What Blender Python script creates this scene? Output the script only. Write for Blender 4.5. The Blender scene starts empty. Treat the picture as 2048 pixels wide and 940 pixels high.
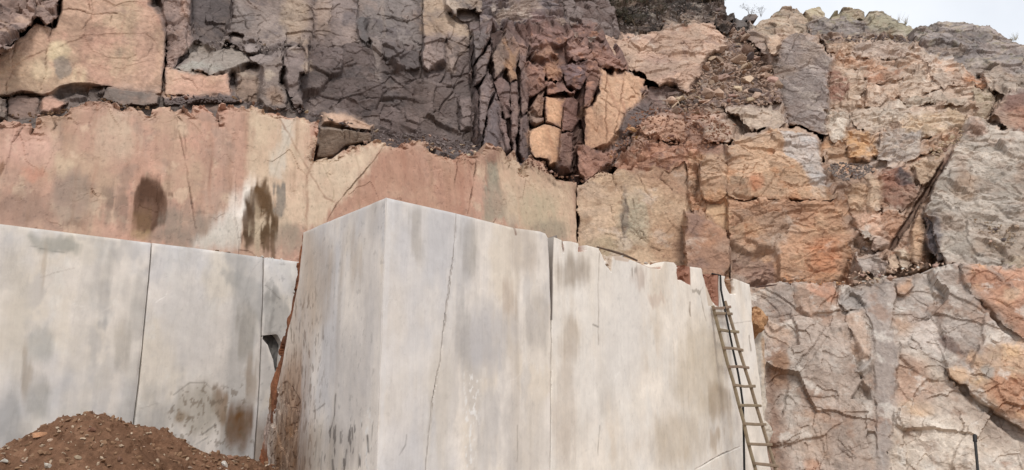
import bpy, bmesh, math, random
import numpy as np
from concurrent.futures import ThreadPoolExecutor
from mathutils import Vector, Matrix

# ------------------------------------------------------------------ camera, sky, sun, exposure
PITCH = math.radians(11.3); EYE = 1.6; F = 1480.0
scene = bpy.context.scene
col = bpy.data.collections.new('quarry'); scene.collection.children.link(col)
cam_d = bpy.data.cameras.new('camera'); cam = bpy.data.objects.new('camera', cam_d); col.objects.link(cam)
cam_d.sensor_width = 36.0; cam_d.lens = 36.0 * F / 2048.0; cam_d.clip_start = 0.05; cam_d.clip_end = 5000
cam.location = (0, 0, EYE); cam.rotation_euler = (math.pi / 2 + PITCH, 0, 0)
scene.camera = cam
SUN_EL, SUN_AZ = math.radians(50), math.radians(166)      # azimuth clockwise from +Y: behind the camera, to the right
world = bpy.data.worlds.new('World'); scene.world = world; world.use_nodes = True
wn = world.node_tree; wn.nodes.clear()
w_out = wn.nodes.new('ShaderNodeOutputWorld'); w_bg = wn.nodes.new('ShaderNodeBackground')
w_sky = wn.nodes.new('ShaderNodeTexSky'); w_sky.sky_type = 'NISHITA'; w_sky.sun_disc = False
w_sky.sun_elevation = SUN_EL; w_sky.sun_rotation = SUN_AZ; w_sky.air_density = 1.0; w_sky.dust_density = 2.0
w_tc = wn.nodes.new('ShaderNodeTexCoord'); w_no = wn.nodes.new('ShaderNodeTexNoise')
w_no.inputs['Scale'].default_value = 2.2; w_no.inputs['Detail'].default_value = 6; w_no.inputs['Roughness'].default_value = 0.55
w_rp = wn.nodes.new('ShaderNodeMapRange'); w_rp.inputs['From Min'].default_value = 0.3; w_rp.inputs['From Max'].default_value = 0.7
w_rp.inputs['To Min'].default_value = 0.6; w_rp.inputs['To Max'].default_value = 0.97
w_mx = wn.nodes.new('ShaderNodeMix'); w_mx.data_type = 'RGBA'
w_mx.inputs['B'].default_value = (8.6, 8.85, 9.2, 1)          # the white cloud deck
wn.links.new(w_tc.outputs['Generated'], w_no.inputs['Vector']); wn.links.new(w_no.outputs['Fac'], w_rp.inputs['Value'])
wn.links.new(w_rp.outputs['Result'], w_mx.inputs['Factor']); wn.links.new(w_sky.outputs['Color'], w_mx.inputs['A'])
wn.links.new(w_mx.outputs['Result'], w_bg.inputs['Color']); w_bg.inputs['Strength'].default_value = 0.1
wn.links.new(w_bg.outputs['Background'], w_out.inputs['Surface'])
sun_d = bpy.data.lights.new('sun', 'SUN'); sun_d.energy = 1.5; sun_d.angle = math.radians(14); sun_d.color = (1.0, 0.965, 0.92)
sun = bpy.data.objects.new('sun', sun_d); col.objects.link(sun)
_sd = Vector((math.sin(SUN_AZ) * math.cos(SUN_EL), math.cos(SUN_AZ) * math.cos(SUN_EL), math.sin(SUN_EL)))
sun.rotation_euler = (-_sd).to_track_quat('-Z', 'Y').to_euler()
vs = scene.view_settings; vs.view_transform = 'Standard'; vs.look = 'None'; vs.gamma = 1.0; vs.use_curve_mapping = False
vs.exposure = 0.30

# ------------------------------------------------------------------ numpy noise
_TAB = np.random.default_rng(20240).random((8, 512, 512), dtype=np.float32).reshape(8, -1)
def _h(ix, iy, seed):
    """repeatable random number for each lattice cell"""
    i = (ix.astype(np.int32) + (seed * 73) % 509) & 511; j = (iy.astype(np.int32) + (seed * 151) % 503) & 511
    return _TAB[seed % 8].take(j * 512 + i)
def noise(x, y, seed=0):
    x = np.asarray(x, np.float32); y = np.asarray(y, np.float32)
    ix = np.floor(x); iy = np.floor(y); fx = x - ix; fy = y - iy; ix = ix.astype(np.int32); iy = iy.astype(np.int32)
    ux = fx * fx * fx * (fx * (fx * 6 - 15) + 10); uy = fy * fy * fy * (fy * (fy * 6 - 15) + 10)
    def g(dx, dy):
        a = _h(ix + dx, iy + dy, seed) * 6.2831853
        return np.cos(a) * (fx - dx) + np.sin(a) * (fy - dy)
    a = g(0, 0); b = g(1, 0); c = g(0, 1); d = g(1, 1)
    return ((a + (b - a) * ux) + ((c + (d - c) * ux) - (a + (b - a) * ux)) * uy) * 1.5
def fbm(x, y, seed=0, oct=4, rough=0.5):
    s = 0; a = 1.0; t = 0
    for k in range(oct):
        s = s + a * noise(x, y, seed + 17 * k); t += a; a *= rough; x = x * 2.03 + 3.1; y = y * 2.03 + 7.7
    return s / t * 1.4
def voro(x, y, seed=0):
    ix = np.floor(x); iy = np.floor(y)
    x = x.astype(np.float32); y = y.astype(np.float32); ix = ix.astype(np.int32); iy = iy.astype(np.int32)
    f1 = np.full(x.shape, 81, np.float32); f2 = np.full(x.shape, 81, np.float32)
    cx = np.zeros(x.shape, np.float32); cy = np.zeros(x.shape, np.float32); ci = np.zeros(x.shape, np.int32); cj = np.zeros(x.shape, np.int32)
    for dx in (-1, 0, 1):
        for dy in (-1, 0, 1):
            a = ix + dx; b = iy + dy
            px = a + _h(a, b, seed); py = b + _h(a, b, seed + 1)
            d = (px - x) ** 2 + (py - y) ** 2; m = d < f1
            f2 = np.where(m, f1, np.minimum(f2, d)); f1 = np.where(m, d, f1)
            cx = np.where(m, px, cx); cy = np.where(m, py, cy); ci = np.where(m, a, ci); cj = np.where(m, b, cj)
    return np.sqrt(f1), np.sqrt(f2), cx, cy, ci, cj
def sstep(a, b, x):
    t = np.clip((x - a) / (b - a + 1e-12), 0, 1); return t * t * (3 - 2 * t)
def facets(u, v, size, seed, aspect=1.0, rot=0.0, tilt=1.0, warp=0.25, crack=0.0):
    """broken rock: cells that each lie on their own tilted plane, in units of the cell size"""
    c, s = math.cos(rot), math.sin(rot)
    x = (u * c + v * s) / size; y = (-u * s + v * c) / (size * aspect)
    x2 = x + warp * fbm(x * 1.3, y * 1.3, seed + 5, 2); y2 = y + warp * fbm(x * 1.3 + 9, y * 1.3, seed + 6, 2)
    f1, f2, cx, cy, ci, cj = voro(x2, y2, seed)
    h = (_h(ci, cj, seed + 11) - 0.5) + tilt * ((_h(ci, cj, seed + 12) - 0.5) * (x2 - cx) * 2 + (_h(ci, cj, seed + 13) - 0.5) * (y2 - cy) * 2)
    if crack: h = h - crack * (1 - sstep(0.0, min(0.09, 0.022 / size), f2 - f1))
    return h, _h(ci, cj, seed + 14)
def lin(c):
    c = np.array(c, float) / 255.0; g_ = c @ np.array([.3, .59, .11]); c = g_ + (c - g_) * 0.86
    return np.where(c <= 0.04045, c / 12.92, ((c + 0.055) / 1.055) ** 2.4)

# ------------------------------------------------------------------ pixel <-> world
CP, SP = math.cos(PITCH), math.sin(PITCH)
def ray(px, py):
    a = (px - 1024.0) / F; b = (470.0 - py) / F
    return np.array([a, CP - b * SP, SP + b * CP])
def at(px, py, Y):
    r = ray(px, py); return np.array([0, 0, EYE]) + r * (Y / r[1])
def atz(px, py, z):
    r = ray(px, py); return np.array([0, 0, EYE]) + r * ((z - EYE) / r[2])
def proj(P):
    d = P - np.array([0, 0, EYE]); f = d[..., 1] * CP + d[..., 2] * SP; up = -d[..., 1] * SP + d[..., 2] * CP
    return 1024 + F * d[..., 0] / f, 470 - F * up / f
class Plane:
    def __init__(s, a, b, c):
        a, b, c = (np.asarray(p, float) for p in (a, b, c))
        n = np.cross(b - a, c - a); n /= np.linalg.norm(n)
        if n @ (a - np.array([0, 0, EYE])) > 0: n = -n
        s.o, s.n = a, n
        s.U = np.cross([0, 0, 1.0], n); s.U /= np.linalg.norm(s.U); s.V = np.cross(n, s.U)
    def hit(s, px, py):
        r = ray(px, py); o = np.array([0, 0, EYE]); return o + r * (((s.o - o) @ s.n) / (r @ s.n))
    def uv(s, px, py):
        d = s.hit(px, py) - s.o; return d @ s.U, d @ s.V
    def shift(s, d):
        q = Plane.__new__(Plane); q.o = s.o + s.n * d; q.n, q.U, q.V = s.n, s.U, s.V; return q
def P3(a, b, c): return Plane(at(*a), at(*b), at(*c))

# ------------------------------------------------------------------ object helpers
def tag(o, label=None, cat=None, group=None, kind=None):
    if label: o['label'] = label
    if cat: o['category'] = cat
    if group: o['group'] = group
    if kind: o['kind'] = kind
    return o
def empty(name, loc=(0, 0, 0)):
    o = bpy.data.objects.new(name, None); o.location = loc; col.objects.link(o); return o
def link(name, me, mat=None, parent=None):
    o = bpy.data.objects.new(name, me); col.objects.link(o)
    if mat and not me.materials: me.materials.append(mat)
    if parent: o.parent = parent; o.matrix_parent_inverse = Matrix.Translation(-Vector(parent.location))
    return o
def mesh_np(name, V, Q, T=None, C=None, smooth=False):
    me = bpy.data.meshes.new(name) if isinstance(name, str) else name
    Q = np.asarray(Q, np.int32).reshape(-1, 4); T = np.zeros((0, 3), np.int32) if T is None else np.asarray(T, np.int32).reshape(-1, 3)
    me.vertices.add(len(V)); me.vertices.foreach_set('co', np.asarray(V, np.float32).ravel())
    loops = np.concatenate([Q.ravel(), T.ravel()]); me.loops.add(len(loops)); me.loops.foreach_set('vertex_index', loops)
    n = len(Q) + len(T); me.polygons.add(n)
    st = np.concatenate([np.arange(len(Q)) * 4, len(Q) * 4 + np.arange(len(T)) * 3]).astype(np.int32)
    me.polygons.foreach_set('loop_start', st)
    me.polygons.foreach_set('use_smooth', np.full(n, smooth, bool))
    me.update(calc_edges=True)
    if C is not None:
        a = me.color_attributes.new('tone', 'FLOAT_COLOR', 'POINT')
        c4 = np.ones((len(V), 4), np.float32); c4[:, :3] = C; a.data.foreach_set('color', c4.ravel())
    return me

# ------------------------------------------------------------------ materials
def rock_material(name, rough=0.9, bump=0.5, bscale=38.0, mott=0.35, spec=0.25, from_attr=True, base=(.3, .25, .2), spread=0.3, broken=0.0):
    m = bpy.data.materials.new(name); m.use_nodes = True; nt = m.node_tree; N = nt.nodes; L = nt.links
    b = N['Principled BSDF']; b.inputs['Roughness'].default_value = rough
    b.inputs['Specular IOR Level'].default_value = spec
    tc = N.new('ShaderNodeTexCoord')
    if from_attr:
        src = N.new('ShaderNodeAttribute'); src.attribute_name = 'tone'; out = src.outputs['Color']
    else:
        oi = N.new('ShaderNodeObjectInfo'); hs = N.new('ShaderNodeHueSaturation')
        hs.inputs['Color'].default_value = (*base, 1)
        mr = N.new('ShaderNodeMapRange'); mr.inputs['To Min'].default_value = 1 - spread; mr.inputs['To Max'].default_value = 1 + spread
        mr2 = N.new('ShaderNodeMapRange'); mr2.inputs['To Min'].default_value = 0.485; mr2.inputs['To Max'].default_value = 0.515
        mh = N.new('ShaderNodeMath'); mh.operation = 'MULTIPLY'; mh.inputs[1].default_value = 7.13
        mf = N.new('ShaderNodeMath'); mf.operation = 'FRACT'
        L.new(oi.outputs['Random'], mr.inputs['Value']); L.new(oi.outputs['Random'], mh.inputs[0]); L.new(mh.outputs[0], mf.inputs[0])
        L.new(mf.outputs[0], mr2.inputs['Value']); L.new(mr.outputs['Result'], hs.inputs['Value']); L.new(mr2.outputs['Result'], hs.inputs['Hue'])
        out = hs.outputs['Color']
    n1 = N.new('ShaderNodeTexNoise'); n1.inputs['Scale'].default_value = bscale * 0.35; n1.inputs['Detail'].default_value = 8; n1.inputs['Roughness'].default_value = 0.65
    L.new(tc.outputs['Object'], n1.inputs['Vector'])
    mp = N.new('ShaderNodeMapRange'); mp.inputs['From Min'].default_value = 0.25; mp.inputs['From Max'].default_value = 0.75
    mp.inputs['To Min'].default_value = 1 - mott; mp.inputs['To Max'].default_value = 1 + mott
    L.new(n1.outputs['Fac'], mp.inputs['Value'])
    mul = N.new('ShaderNodeVectorMath'); mul.operation = 'SCALE'
    L.new(out, mul.inputs[0]); L.new(mp.outputs['Result'], mul.inputs['Scale'])
    L.new(mul.outputs['Vector'], b.inputs['Base Color'])
    n2 = N.new('ShaderNodeTexNoise'); n2.inputs['Scale'].default_value = bscale; n2.inputs['Detail'].default_value = 6; n2.inputs['Roughness'].default_value = 0.7
    L.new(tc.outputs['Object'], n2.inputs['Vector'])
    bp = N.new('ShaderNodeBump'); bp.inputs['Strength'].default_value = bump; bp.inputs['Distance'].default_value = 0.02
    L.new(n2.outputs['Fac'], bp.inputs['Height']); L.new(bp.outputs['Normal'], b.inputs['Normal'])
    if broken:                      # sharp little breaks too small to model
        n3 = N.new('ShaderNodeTexNoise'); n3.noise_type = 'RIDGED_MULTIFRACTAL'; n3.inputs['Scale'].default_value = 2.6; n3.inputs['Detail'].default_value = 7; n3.inputs['Roughness'].default_value = 0.62; n3.inputs['Distortion'].default_value = 0.4
        n3.inputs['Offset'].default_value = 1.0; n3.inputs['Gain'].default_value = 1.6
        L.new(tc.outputs['Object'], n3.inputs['Vector'])
        b3 = N.new('ShaderNodeBump'); b3.inputs['Strength'].default_value = broken; b3.inputs['Distance'].default_value = 0.045
        vo = N.new('ShaderNodeTexVoronoi'); vo.feature = 'F1'; vo.inputs['Scale'].default_value = 11; vo.inputs['Randomness'].default_value = 1.0
        L.new(tc.outputs['Object'], vo.inputs['Vector']); b4 = N.new('ShaderNodeBump'); b4.inputs['Strength'].default_value = broken * .7; b4.inputs['Distance'].default_value = 0.03
        L.new(n3.outputs['Fac'], b3.inputs['Height']); L.new(vo.outputs['Distance'], b4.inputs['Height']); L.new(b4.outputs['Normal'], b3.inputs['Normal']); L.new(b3.outputs['Normal'], bp.inputs['Normal'])
    return m
M_ROCK = rock_material('fractured_rock', bump=0.4, mott=0.30, broken=0.3)
M_WALL = rock_material('sawn_wall_rock', rough=0.8, bump=0.18, mott=0.12, bscale=30)
M_MARBLE = rock_material('sawn_marble', rough=0.62, bump=0.12, mott=0.085, bscale=26, spec=0.3)
M_DIRT = rock_material('red_dirt', rough=1.0, bump=0.8, mott=0.35, bscale=60, spec=0.05)
M_STONE_GREY = rock_material('grey_stone', from_attr=False, base=tuple(lin((118, 105, 100))), spread=0.45)
M_STONE_TAN = rock_material('tan_stone', from_attr=False, base=tuple(lin((178, 152, 128))), spread=0.35)
M_STONE_PINK = rock_material('pink_stone', from_attr=False, base=tuple(lin((172, 140, 122))), spread=0.35)
M_STONE_WHITE = rock_material('white_stone', from_attr=False, base=tuple(lin((205, 196, 184))), spread=0.15)
M_STONE_ORANGE = rock_material('ochre_stone', from_attr=False, base=tuple(lin((190, 142, 98))), spread=0.2)
M_STONE_BROWN = rock_material('brown_stone', from_attr=False, base=tuple(lin((128, 92, 70))), spread=0.35)
def saw_lines(m, amt=0.05, bump=0.12):
    """fine upright marks left by the wire saw"""
    nt = m.node_tree; N = nt.nodes; L = nt.links; b = N['Principled BSDF']
    tc = N.new('ShaderNodeTexCoord'); mp = N.new('ShaderNodeMapping'); mp.inputs['Scale'].default_value = (34, 34, 1.1); L.new(tc.outputs['Object'], mp.inputs['Vector'])
    n = N.new('ShaderNodeTexNoise'); n.inputs['Scale'].default_value = 1.0; n.inputs['Detail'].default_value = 6; n.inputs['Roughness'].default_value = 0.7; L.new(mp.outputs['Vector'], n.inputs['Vector'])
    mr = N.new('ShaderNodeMapRange'); mr.inputs['From Min'].default_value = .3; mr.inputs['From Max'].default_value = .7; mr.inputs['To Min'].default_value = 1 - amt; mr.inputs['To Max'].default_value = 1 + amt; L.new(n.outputs['Fac'], mr.inputs['Value'])
    old = b.inputs['Base Color'].links[0].from_socket; sc = N.new('ShaderNodeVectorMath'); sc.operation = 'SCALE'; L.new(old, sc.inputs[0]); L.new(mr.outputs['Result'], sc.inputs['Scale'])
    vo = N.new('ShaderNodeTexVoronoi'); vo.inputs['Scale'].default_value = 3.2; mp2 = N.new('ShaderNodeMapping'); mp2.inputs['Scale'].default_value = (1, 1, .35); L.new(tc.outputs['Object'], mp2.inputs['Vector'])
    nw = N.new('ShaderNodeTexNoise'); nw.inputs['Scale'].default_value = 2.5; nw.inputs['Detail'].default_value = 8; nw.inputs['Roughness'].default_value = .62; L.new(mp2.outputs['Vector'], nw.inputs['Vector'])
    mv = N.new('ShaderNodeMapRange'); mv.inputs['From Min'].default_value = .488; mv.inputs['From Max'].default_value = .512; mv.inputs['To Min'].default_value = 1; mv.inputs['To Max'].default_value = 1; 
    ab = N.new('ShaderNodeMath'); ab.operation = 'SUBTRACT'; ab.inputs[1].default_value = .5; L.new(nw.outputs['Fac'], ab.inputs[0]); a2 = N.new('ShaderNodeMath'); a2.operation = 'ABSOLUTE'; L.new(ab.outputs[0], a2.inputs[0])
    vr = N.new('ShaderNodeMapRange'); vr.inputs['From Min'].default_value = 0; vr.inputs['From Max'].default_value = .02; vr.inputs['To Min'].default_value = 1 - amt * 1.6; vr.inputs['To Max'].default_value = 1; L.new(a2.outputs[0], vr.inputs['Value'])
    s2 = N.new('ShaderNodeVectorMath'); s2.operation = 'SCALE'; L.new(sc.outputs['Vector'], s2.inputs[0]); L.new(vr.outputs['Result'], s2.inputs['Scale']); L.new(s2.outputs['Vector'], b.inputs['Base Color'])
    N.remove(vo); N.remove(mv)
    bp = N.new('ShaderNodeBump'); bp.inputs['Strength'].default_value = bump; bp.inputs['Distance'].default_value = .01; L.new(n.outputs['Fac'], bp.inputs['Height'])
    L.new(b.inputs['Normal'].links[0].from_socket, bp.inputs['Normal']); L.new(bp.outputs['Normal'], b.inputs['Normal'])
saw_lines(M_MARBLE, .035, .1); saw_lines(M_WALL, .06, .2)
def plain(name, rgb, rough=0.7, metal=0.0, mott=0.25, scale=30):
    return rock_material(name, rough=rough, bump=0.3, mott=mott, bscale=scale, from_attr=False, base=tuple(lin(rgb)), spread=0.02)
M_WOOD = plain('weathered_wood', (140, 120, 98), 0.85)
M_RUBBER = plain('black_rubber', (28, 26, 26), 0.6, mott=0.1)
M_RUST = plain('rusty_steel', (82, 60, 48), 0.75)
M_STEEL = plain('dark_steel', (40, 38, 38), 0.5, mott=0.2)
M_TWIG = plain('dry_twig', (96, 78, 64), 0.95)
def leaf_mat(name, rgb):
    m = plain(name, rgb, 0.9, mott=0.4, scale=12); return m
M_LEAF = leaf_mat('dry_leaf', (74, 70, 52))
M_GRASS = leaf_mat('dry_grass', (150, 138, 105))

# ------------------------------------------------------------------ the rock-face builder
class Ctx: pass
ALLPTS = []          # front points of the cliff faces, for the hill behind them
def jagged(poly, jag, seed, closed=True, every=3.5):
    """break the straight edges of an outline into an uneven, chipped one (pixels)"""
    if not jag: return poly
    n = len(poly); P = []; N = []; W = []
    for i in range(n if closed else n - 1):
        a = np.array(poly[i], float); b = np.array(poly[(i + 1) % n], float); L = np.hypot(*(b - a))
        k = max(1, int(L / every)); d = (b - a) / max(L, 1e-6); t = np.arange(k) / k
        P.append(a + np.outer(t, b - a)); N.append(np.tile([-d[1], d[0]], (k, 1))); W.append(np.where(t > 0, np.minimum(1, np.minimum(2 * t, 2 * (1 - t) + .2)), 0))
    P = np.concatenate(P); N = np.concatenate(N); W = np.concatenate(W)
    f = fbm(P[:, 0] / 26, P[:, 1] / 26, seed, 3) * 1.1 + facets(P[:, 0], P[:, 1], 14.0, seed + 3)[0] * 0.9
    P = P + N * (f * jag * W)[:, None]
    if not closed: P = np.concatenate([P, [poly[-1]]])
    return [tuple(p) for p in P]
def seg_dist(X, Y, a, b):
    dx, dy = b[0] - a[0], b[1] - a[1]; l2 = dx * dx + dy * dy + 1e-12
    t = np.clip(((X - a[0]) * dx + (Y - a[1]) * dy) / l2, 0, 1)
    cx = a[0] + t * dx; cy = a[1] + t * dy
    return np.hypot(X - cx, Y - cy), cx, cy
def poly_sd(X, Y, poly):
    """signed distance, negative inside (pixels)"""
    d = np.full(X.shape, 1e9); ins = np.zeros(X.shape, bool); n = len(poly)
    for i in range(n):
        a, b = poly[i], poly[(i + 1) % n]
        d = np.minimum(d, seg_dist(X, Y, a, b)[0])
        if a[1] != b[1]:
            c = ((a[1] > Y) != (b[1] > Y)) & (X < (b[0] - a[0]) * (Y - a[1]) / (b[1] - a[1]) + a[0]); ins ^= c
    return np.where(ins, -d, d)
def line_sd(X, Y, pl):
    d = np.full(X.shape, 1e9)
    for a, b in zip(pl[:-1], pl[1:]): d = np.minimum(d, seg_dist(X, Y, a, b)[0])
    return d

def _relief(poly, plane, rough=(), color=None, thick=0.6, step=2.3, edge=(0.05, 6), jag=4, seed=1, steps=(), cracks=(), taper=0.22,
           bulge=0.0, und=0.01, track=True, tint=True, rim=0.0):
    """A body of rock whose front lies on `plane` inside the outline, with real relief, broken edges, sides and a back."""
    poly = jagged(poly, jag, seed)
    uvp = np.array([plane.uv(*p) for p in poly])
    cen = plane.hit(*np.mean(np.array(poly), axis=0)); dist = np.linalg.norm(cen - np.array([0, 0, EYE]))
    g = step * dist / F
    u0, v0 = uvp.min(0) - g * 1.5; u1, v1 = uvp.max(0) + g * 1.5
    nu = int((u1 - u0) / g) + 2; nv = int((v1 - v0) / g) + 2
    us = u0 + np.arange(nu) * g; vs_ = v0 + np.arange(nv) * g
    Ug, Vg = np.meshgrid(us, vs_)
    ins = np.zeros(Ug.shape, bool)
    for i in range(len(uvp)):
        a, b = uvp[i], uvp[(i + 1) % len(uvp)]
        if a[1] == b[1]: continue
        lo, hi = min(a[1], b[1]), max(a[1], b[1])
        j0 = max(0, int(math.ceil((lo - v0) / g))); j1 = min(nv, int(math.ceil((hi - v0) / g)))
        for j in range(j0, j1):
            x = a[0] + (b[0] - a[0]) * (vs_[j] - a[1]) / (b[1] - a[1])
            k = int(math.ceil((x - u0) / g)); ins[j, max(k, 0):] ^= True
    EW = max(edge[1] * dist / F, 4 * g)
    D = np.full(Ug.shape, EW); CX = Ug.copy(); CY = Vg.copy()
    for i in range(len(uvp)):
        a, b = uvp[i], uvp[(i + 1) % len(uvp)]
        i0 = max(0, int((min(a[0], b[0]) - EW - u0) / g)); i1 = min(nu, int((max(a[0], b[0]) + EW - u0) / g) + 2)
        j0 = max(0, int((min(a[1], b[1]) - EW - v0) / g)); j1 = min(nv, int((max(a[1], b[1]) + EW - v0) / g) + 2)
        if i1 <= i0 or j1 <= j0: continue
        sl = (slice(j0, j1), slice(i0, i1))
        d, cx, cy = seg_dist(Ug[sl], Vg[sl], a, b); m = d < D[sl]
        D[sl] = np.where(m, d, D[sl]); CX[sl] = np.where(m, cx, CX[sl]); CY[sl] = np.where(m, cy, CY[sl])
    cell = ins[:-1, :-1] | ins[1:, :-1] | ins[:-1, 1:] | ins[1:, 1:]
    used = np.zeros(Ug.shape, bool)
    used[:-1, :-1] |= cell; used[1:, :-1] |= cell; used[:-1, 1:] |= cell; used[1:, 1:] |= cell
    idx = -np.ones(Ug.shape, np.int64); n = int(used.sum()); idx[used] = np.arange(n)
    insu = ins[used]
    u = np.where(insu, Ug[used], CX[used]); v = np.where(insu, Vg[used], CY[used]); d = np.where(insu, D[used], 0.0)
    base = plane.o + np.outer(u, plane.U) + np.outer(v, plane.V)
    c = Ctx(); c.u, c.v, c.d, c.seed = u, v, d, seed; c.px, c.py = proj(base); c.m = dist / F
    wx = fbm(u * 2.2, v * 2.2, seed + 91, 4, 0.6); wy = fbm(u * 2.2 + 5, v * 2.2, seed + 92, 4, 0.6)
    c.wx = c.px + wx * 9 + 12 * fbm(u * 6, v * .7, seed + 93, 3) + 6 * fbm(u * 22, v * 1.2, seed + 94, 2); c.wy = c.py + wy * 12 + 10 * fbm(u * 9, v * .5, seed + 96, 2)
    c.fx = c.px + wx * 3; c.fy = c.py + wy * 3
    h = und * fbm(u * 0.9, v * 0.9, seed + 2, 3)
    tones = np.zeros(n)
    for r in rough:      # (amp, size, aspect, rot, crack)
        amp, size = r[0], r[1]; asp = r[2] if len(r) > 2 else 1; rot = r[3] if len(r) > 3 else 0; ck = r[4] if len(r) > 4 else 0
        f, t = facets(u, v, size, seed + int(size * 1000) % 977, asp, rot, 1.0, 0.13, ck)
        if r is not rough[0]:           # smooth split faces here, shattered ones there
            f = f * np.clip(0.55 + 1.9 * fbm(u * .35 / size ** .6, v * .35 / size ** .6, seed + 77 + int(size * 100), 3), 0.08, 2.2)
        h = h + amp * f; tones = tones + (t - 0.5) * min(1, amp * 8)
    if rough: h = h + rough[0][0] * 0.10 * fbm(u * 7, v * 7, seed + 33, 4, 0.55)
    for s in steps:      # (polygon, push, tilt_x, tilt_y, roughness) broken-out or proud pieces
        pa = np.array(s[0], float); q = pa.mean(0); lo = pa.min(0) - 8; hi = pa.max(0) + 8
        sel = np.nonzero((c.px > lo[0]) & (c.px < hi[0]) & (c.py > lo[1]) & (c.py < hi[1]))[0]
        if not len(sel): continue
        sd = poly_sd(c.fx[sel], c.fy[sel], s[0]); m = 1 - sstep(-1.6, 1.6, sd)
        hh = s[1] + (s[2] * (c.px[sel] - q[0]) + s[3] * (q[1] - c.py[sel])) * c.m if len(s) > 3 else s[1]
        if len(s) > 4: hh = hh + s[4] * facets(u[sel], v[sel], 0.22, seed + 71)[0] + 0.5 * s[4] * facets(u[sel], v[sel], 0.09, seed + 72)[0]
        h[sel] += m * hh
    c.crack = np.zeros(n)
    for q_, s in enumerate(cracks):     # (polyline, width px, depth m): an open joint; the grid is drawn onto its line
        pl = jagged(s[0], 1.6, seed + 500 + q_, False, 5.0); pa = np.array(pl); lo = pa.min(0) - 10; hi = pa.max(0) + 10
        sel = np.nonzero((c.px > lo[0]) & (c.px < hi[0]) & (c.py > lo[1]) & (c.py < hi[1]) & insu)[0]
        if not len(sel): continue
        ul = np.array([plane.uv(*p) for p in pl]); bd = np.full(len(sel), 1e9); bx = u[sel].copy(); by = v[sel].copy()
        for a_, b_ in zip(ul[:-1], ul[1:]):
            dd, cx, cy = seg_dist(u[sel], v[sel], a_, b_); m = dd < bd; bd = np.where(m, dd, bd); bx = np.where(m, cx, bx); by = np.where(m, cy, by)
        w = s[1] * dist / F * np.clip(0.8 + 0.6 * fbm(u[sel] * 3, v[sel] * 3, seed + 8, 2), .2, 2)
        sn = (bd < 0.56 * g) & (d[sel] > 1.2 * g); u[sel[sn]] = bx[sn]; v[sel[sn]] = by[sn]; bd = np.where(sn, 0, bd)
        m = 1 - sstep(w * 0.4, w * 0.7 + 0.5 * g, bd)
        ends = np.minimum(np.hypot(bx - ul[0][0], by - ul[0][1]), np.hypot(bx - ul[-1][0], by - ul[-1][1])); tot = np.hypot(*(ul[-1] - ul[0])) + 1e-6
        m = m * (.25 + .75 * sstep(0, .35, ends / tot)) * np.clip(.72 + 1.1 * fbm(bx * 2.5, by * 2.5, seed + 9, 3), .1, 1)
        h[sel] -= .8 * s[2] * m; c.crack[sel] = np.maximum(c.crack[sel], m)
    base = plane.o + np.outer(u, plane.U) + np.outer(v, plane.V)
    if bulge: h = h - bulge * (1 - sstep(0, EW, d))
    if rim:                         # shattered upper rim
        k_ = (1 - sstep(.05, 1.0, d / EW + .35 * fbm(u * 2.5, v * 2.5, seed + 46, 3))) * (1 - sstep(1100, 1135, c.px)); h = h - k_ * rim * (.45 + .9 * facets(u, v, .20, seed + 47)[0] + .4 * facets(u, v, .08, seed + 48)[0])
    e = edge[0] * (0.6 + 0.9 * fbm(u * 4, v * 4, seed + 44, 3))
    h = h - np.clip(e, 0, None) * (1 - np.clip(d / (EW * 0.6), 0, 1)) ** 1.6
    Pf = base + np.outer(h, plane.n)
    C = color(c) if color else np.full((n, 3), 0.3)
    if tint: C = C * (1 + 0.42 * np.clip(tones, -.6, .6))[:, None]
    ci = np.argwhere(cell); j, i = ci[:, 0], ci[:, 1]
    Q = np.stack([idx[j, i], idx[j, i + 1], idx[j + 1, i + 1], idx[j + 1, i]], 1)
    pad = np.zeros((cell.shape[0] + 2, cell.shape[1] + 2), bool); pad[1:-1, 1:-1] = cell
    E = []
    for (dj, di, a, b) in ((-1, 0, (0, 0), (0, 1)), (0, 1, (0, 1), (1, 1)), (1, 0, (1, 1), (1, 0)), (0, -1, (1, 0), (0, 0))):
        m = ~pad[j + 1 + dj, i + 1 + di]; jj, ii = j[m], i[m]
        E.append(np.stack([idx[jj + a[0], ii + a[1]], idx[jj + b[0], ii + b[1]]], 1))
    E = np.concatenate(E); bv = np.unique(E); mp = -np.ones(n, np.int64); mp[bv] = np.arange(len(bv))
    cu, cv = u.mean(), v.mean(); K = 3; rings = [bv]; Vs = [Pf]; Cs = [C]; off = n
    for k in range(1, K + 1):
        t = k / K; sc = 1 - taper * t
        wob = 0.0 if taper < 0.06 or jag == 0 else 1.0
        sc = 1 - taper * t * (1 + .9 * wob * fbm(u[bv] * 3.5 + k, v[bv] * 3.5, seed + 80 + k, 3))
        uu = cu + (u[bv] - cu) * sc; vv = cv + (v[bv] - cv) * sc
        jit = 0.25 * thick * wob
        hh = h[bv] * (1 - t) - thick * t + jit * fbm(u[bv] * 6, v[bv] * 6 + k * 3, seed + 60 + k, 2)
        Vs.append(plane.o + np.outer(uu, plane.U) + np.outer(vv, plane.V) + np.outer(hh, plane.n)); Cs.append(C[bv])
        rings.append(off + np.arange(len(bv))); off += len(bv)
    Qs = [Q]
    for k in range(K):
        A, B = rings[k], rings[k + 1]; a, b = mp[E[:, 0]], mp[E[:, 1]]
        Qs.append(np.stack([A[b], A[a], B[a], B[b]], 1))
    Vs.append((plane.o + cu * plane.U + cv * plane.V - plane.n * thick * 1.05)[None]); Cs.append(C.mean(0)[None])
    A = rings[-1]; T = np.stack([A[mp[E[:, 1]]], A[mp[E[:, 0]]], np.full(len(E), off)], 1)
    if track: ALLPTS.append(Pf[::7])
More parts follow.
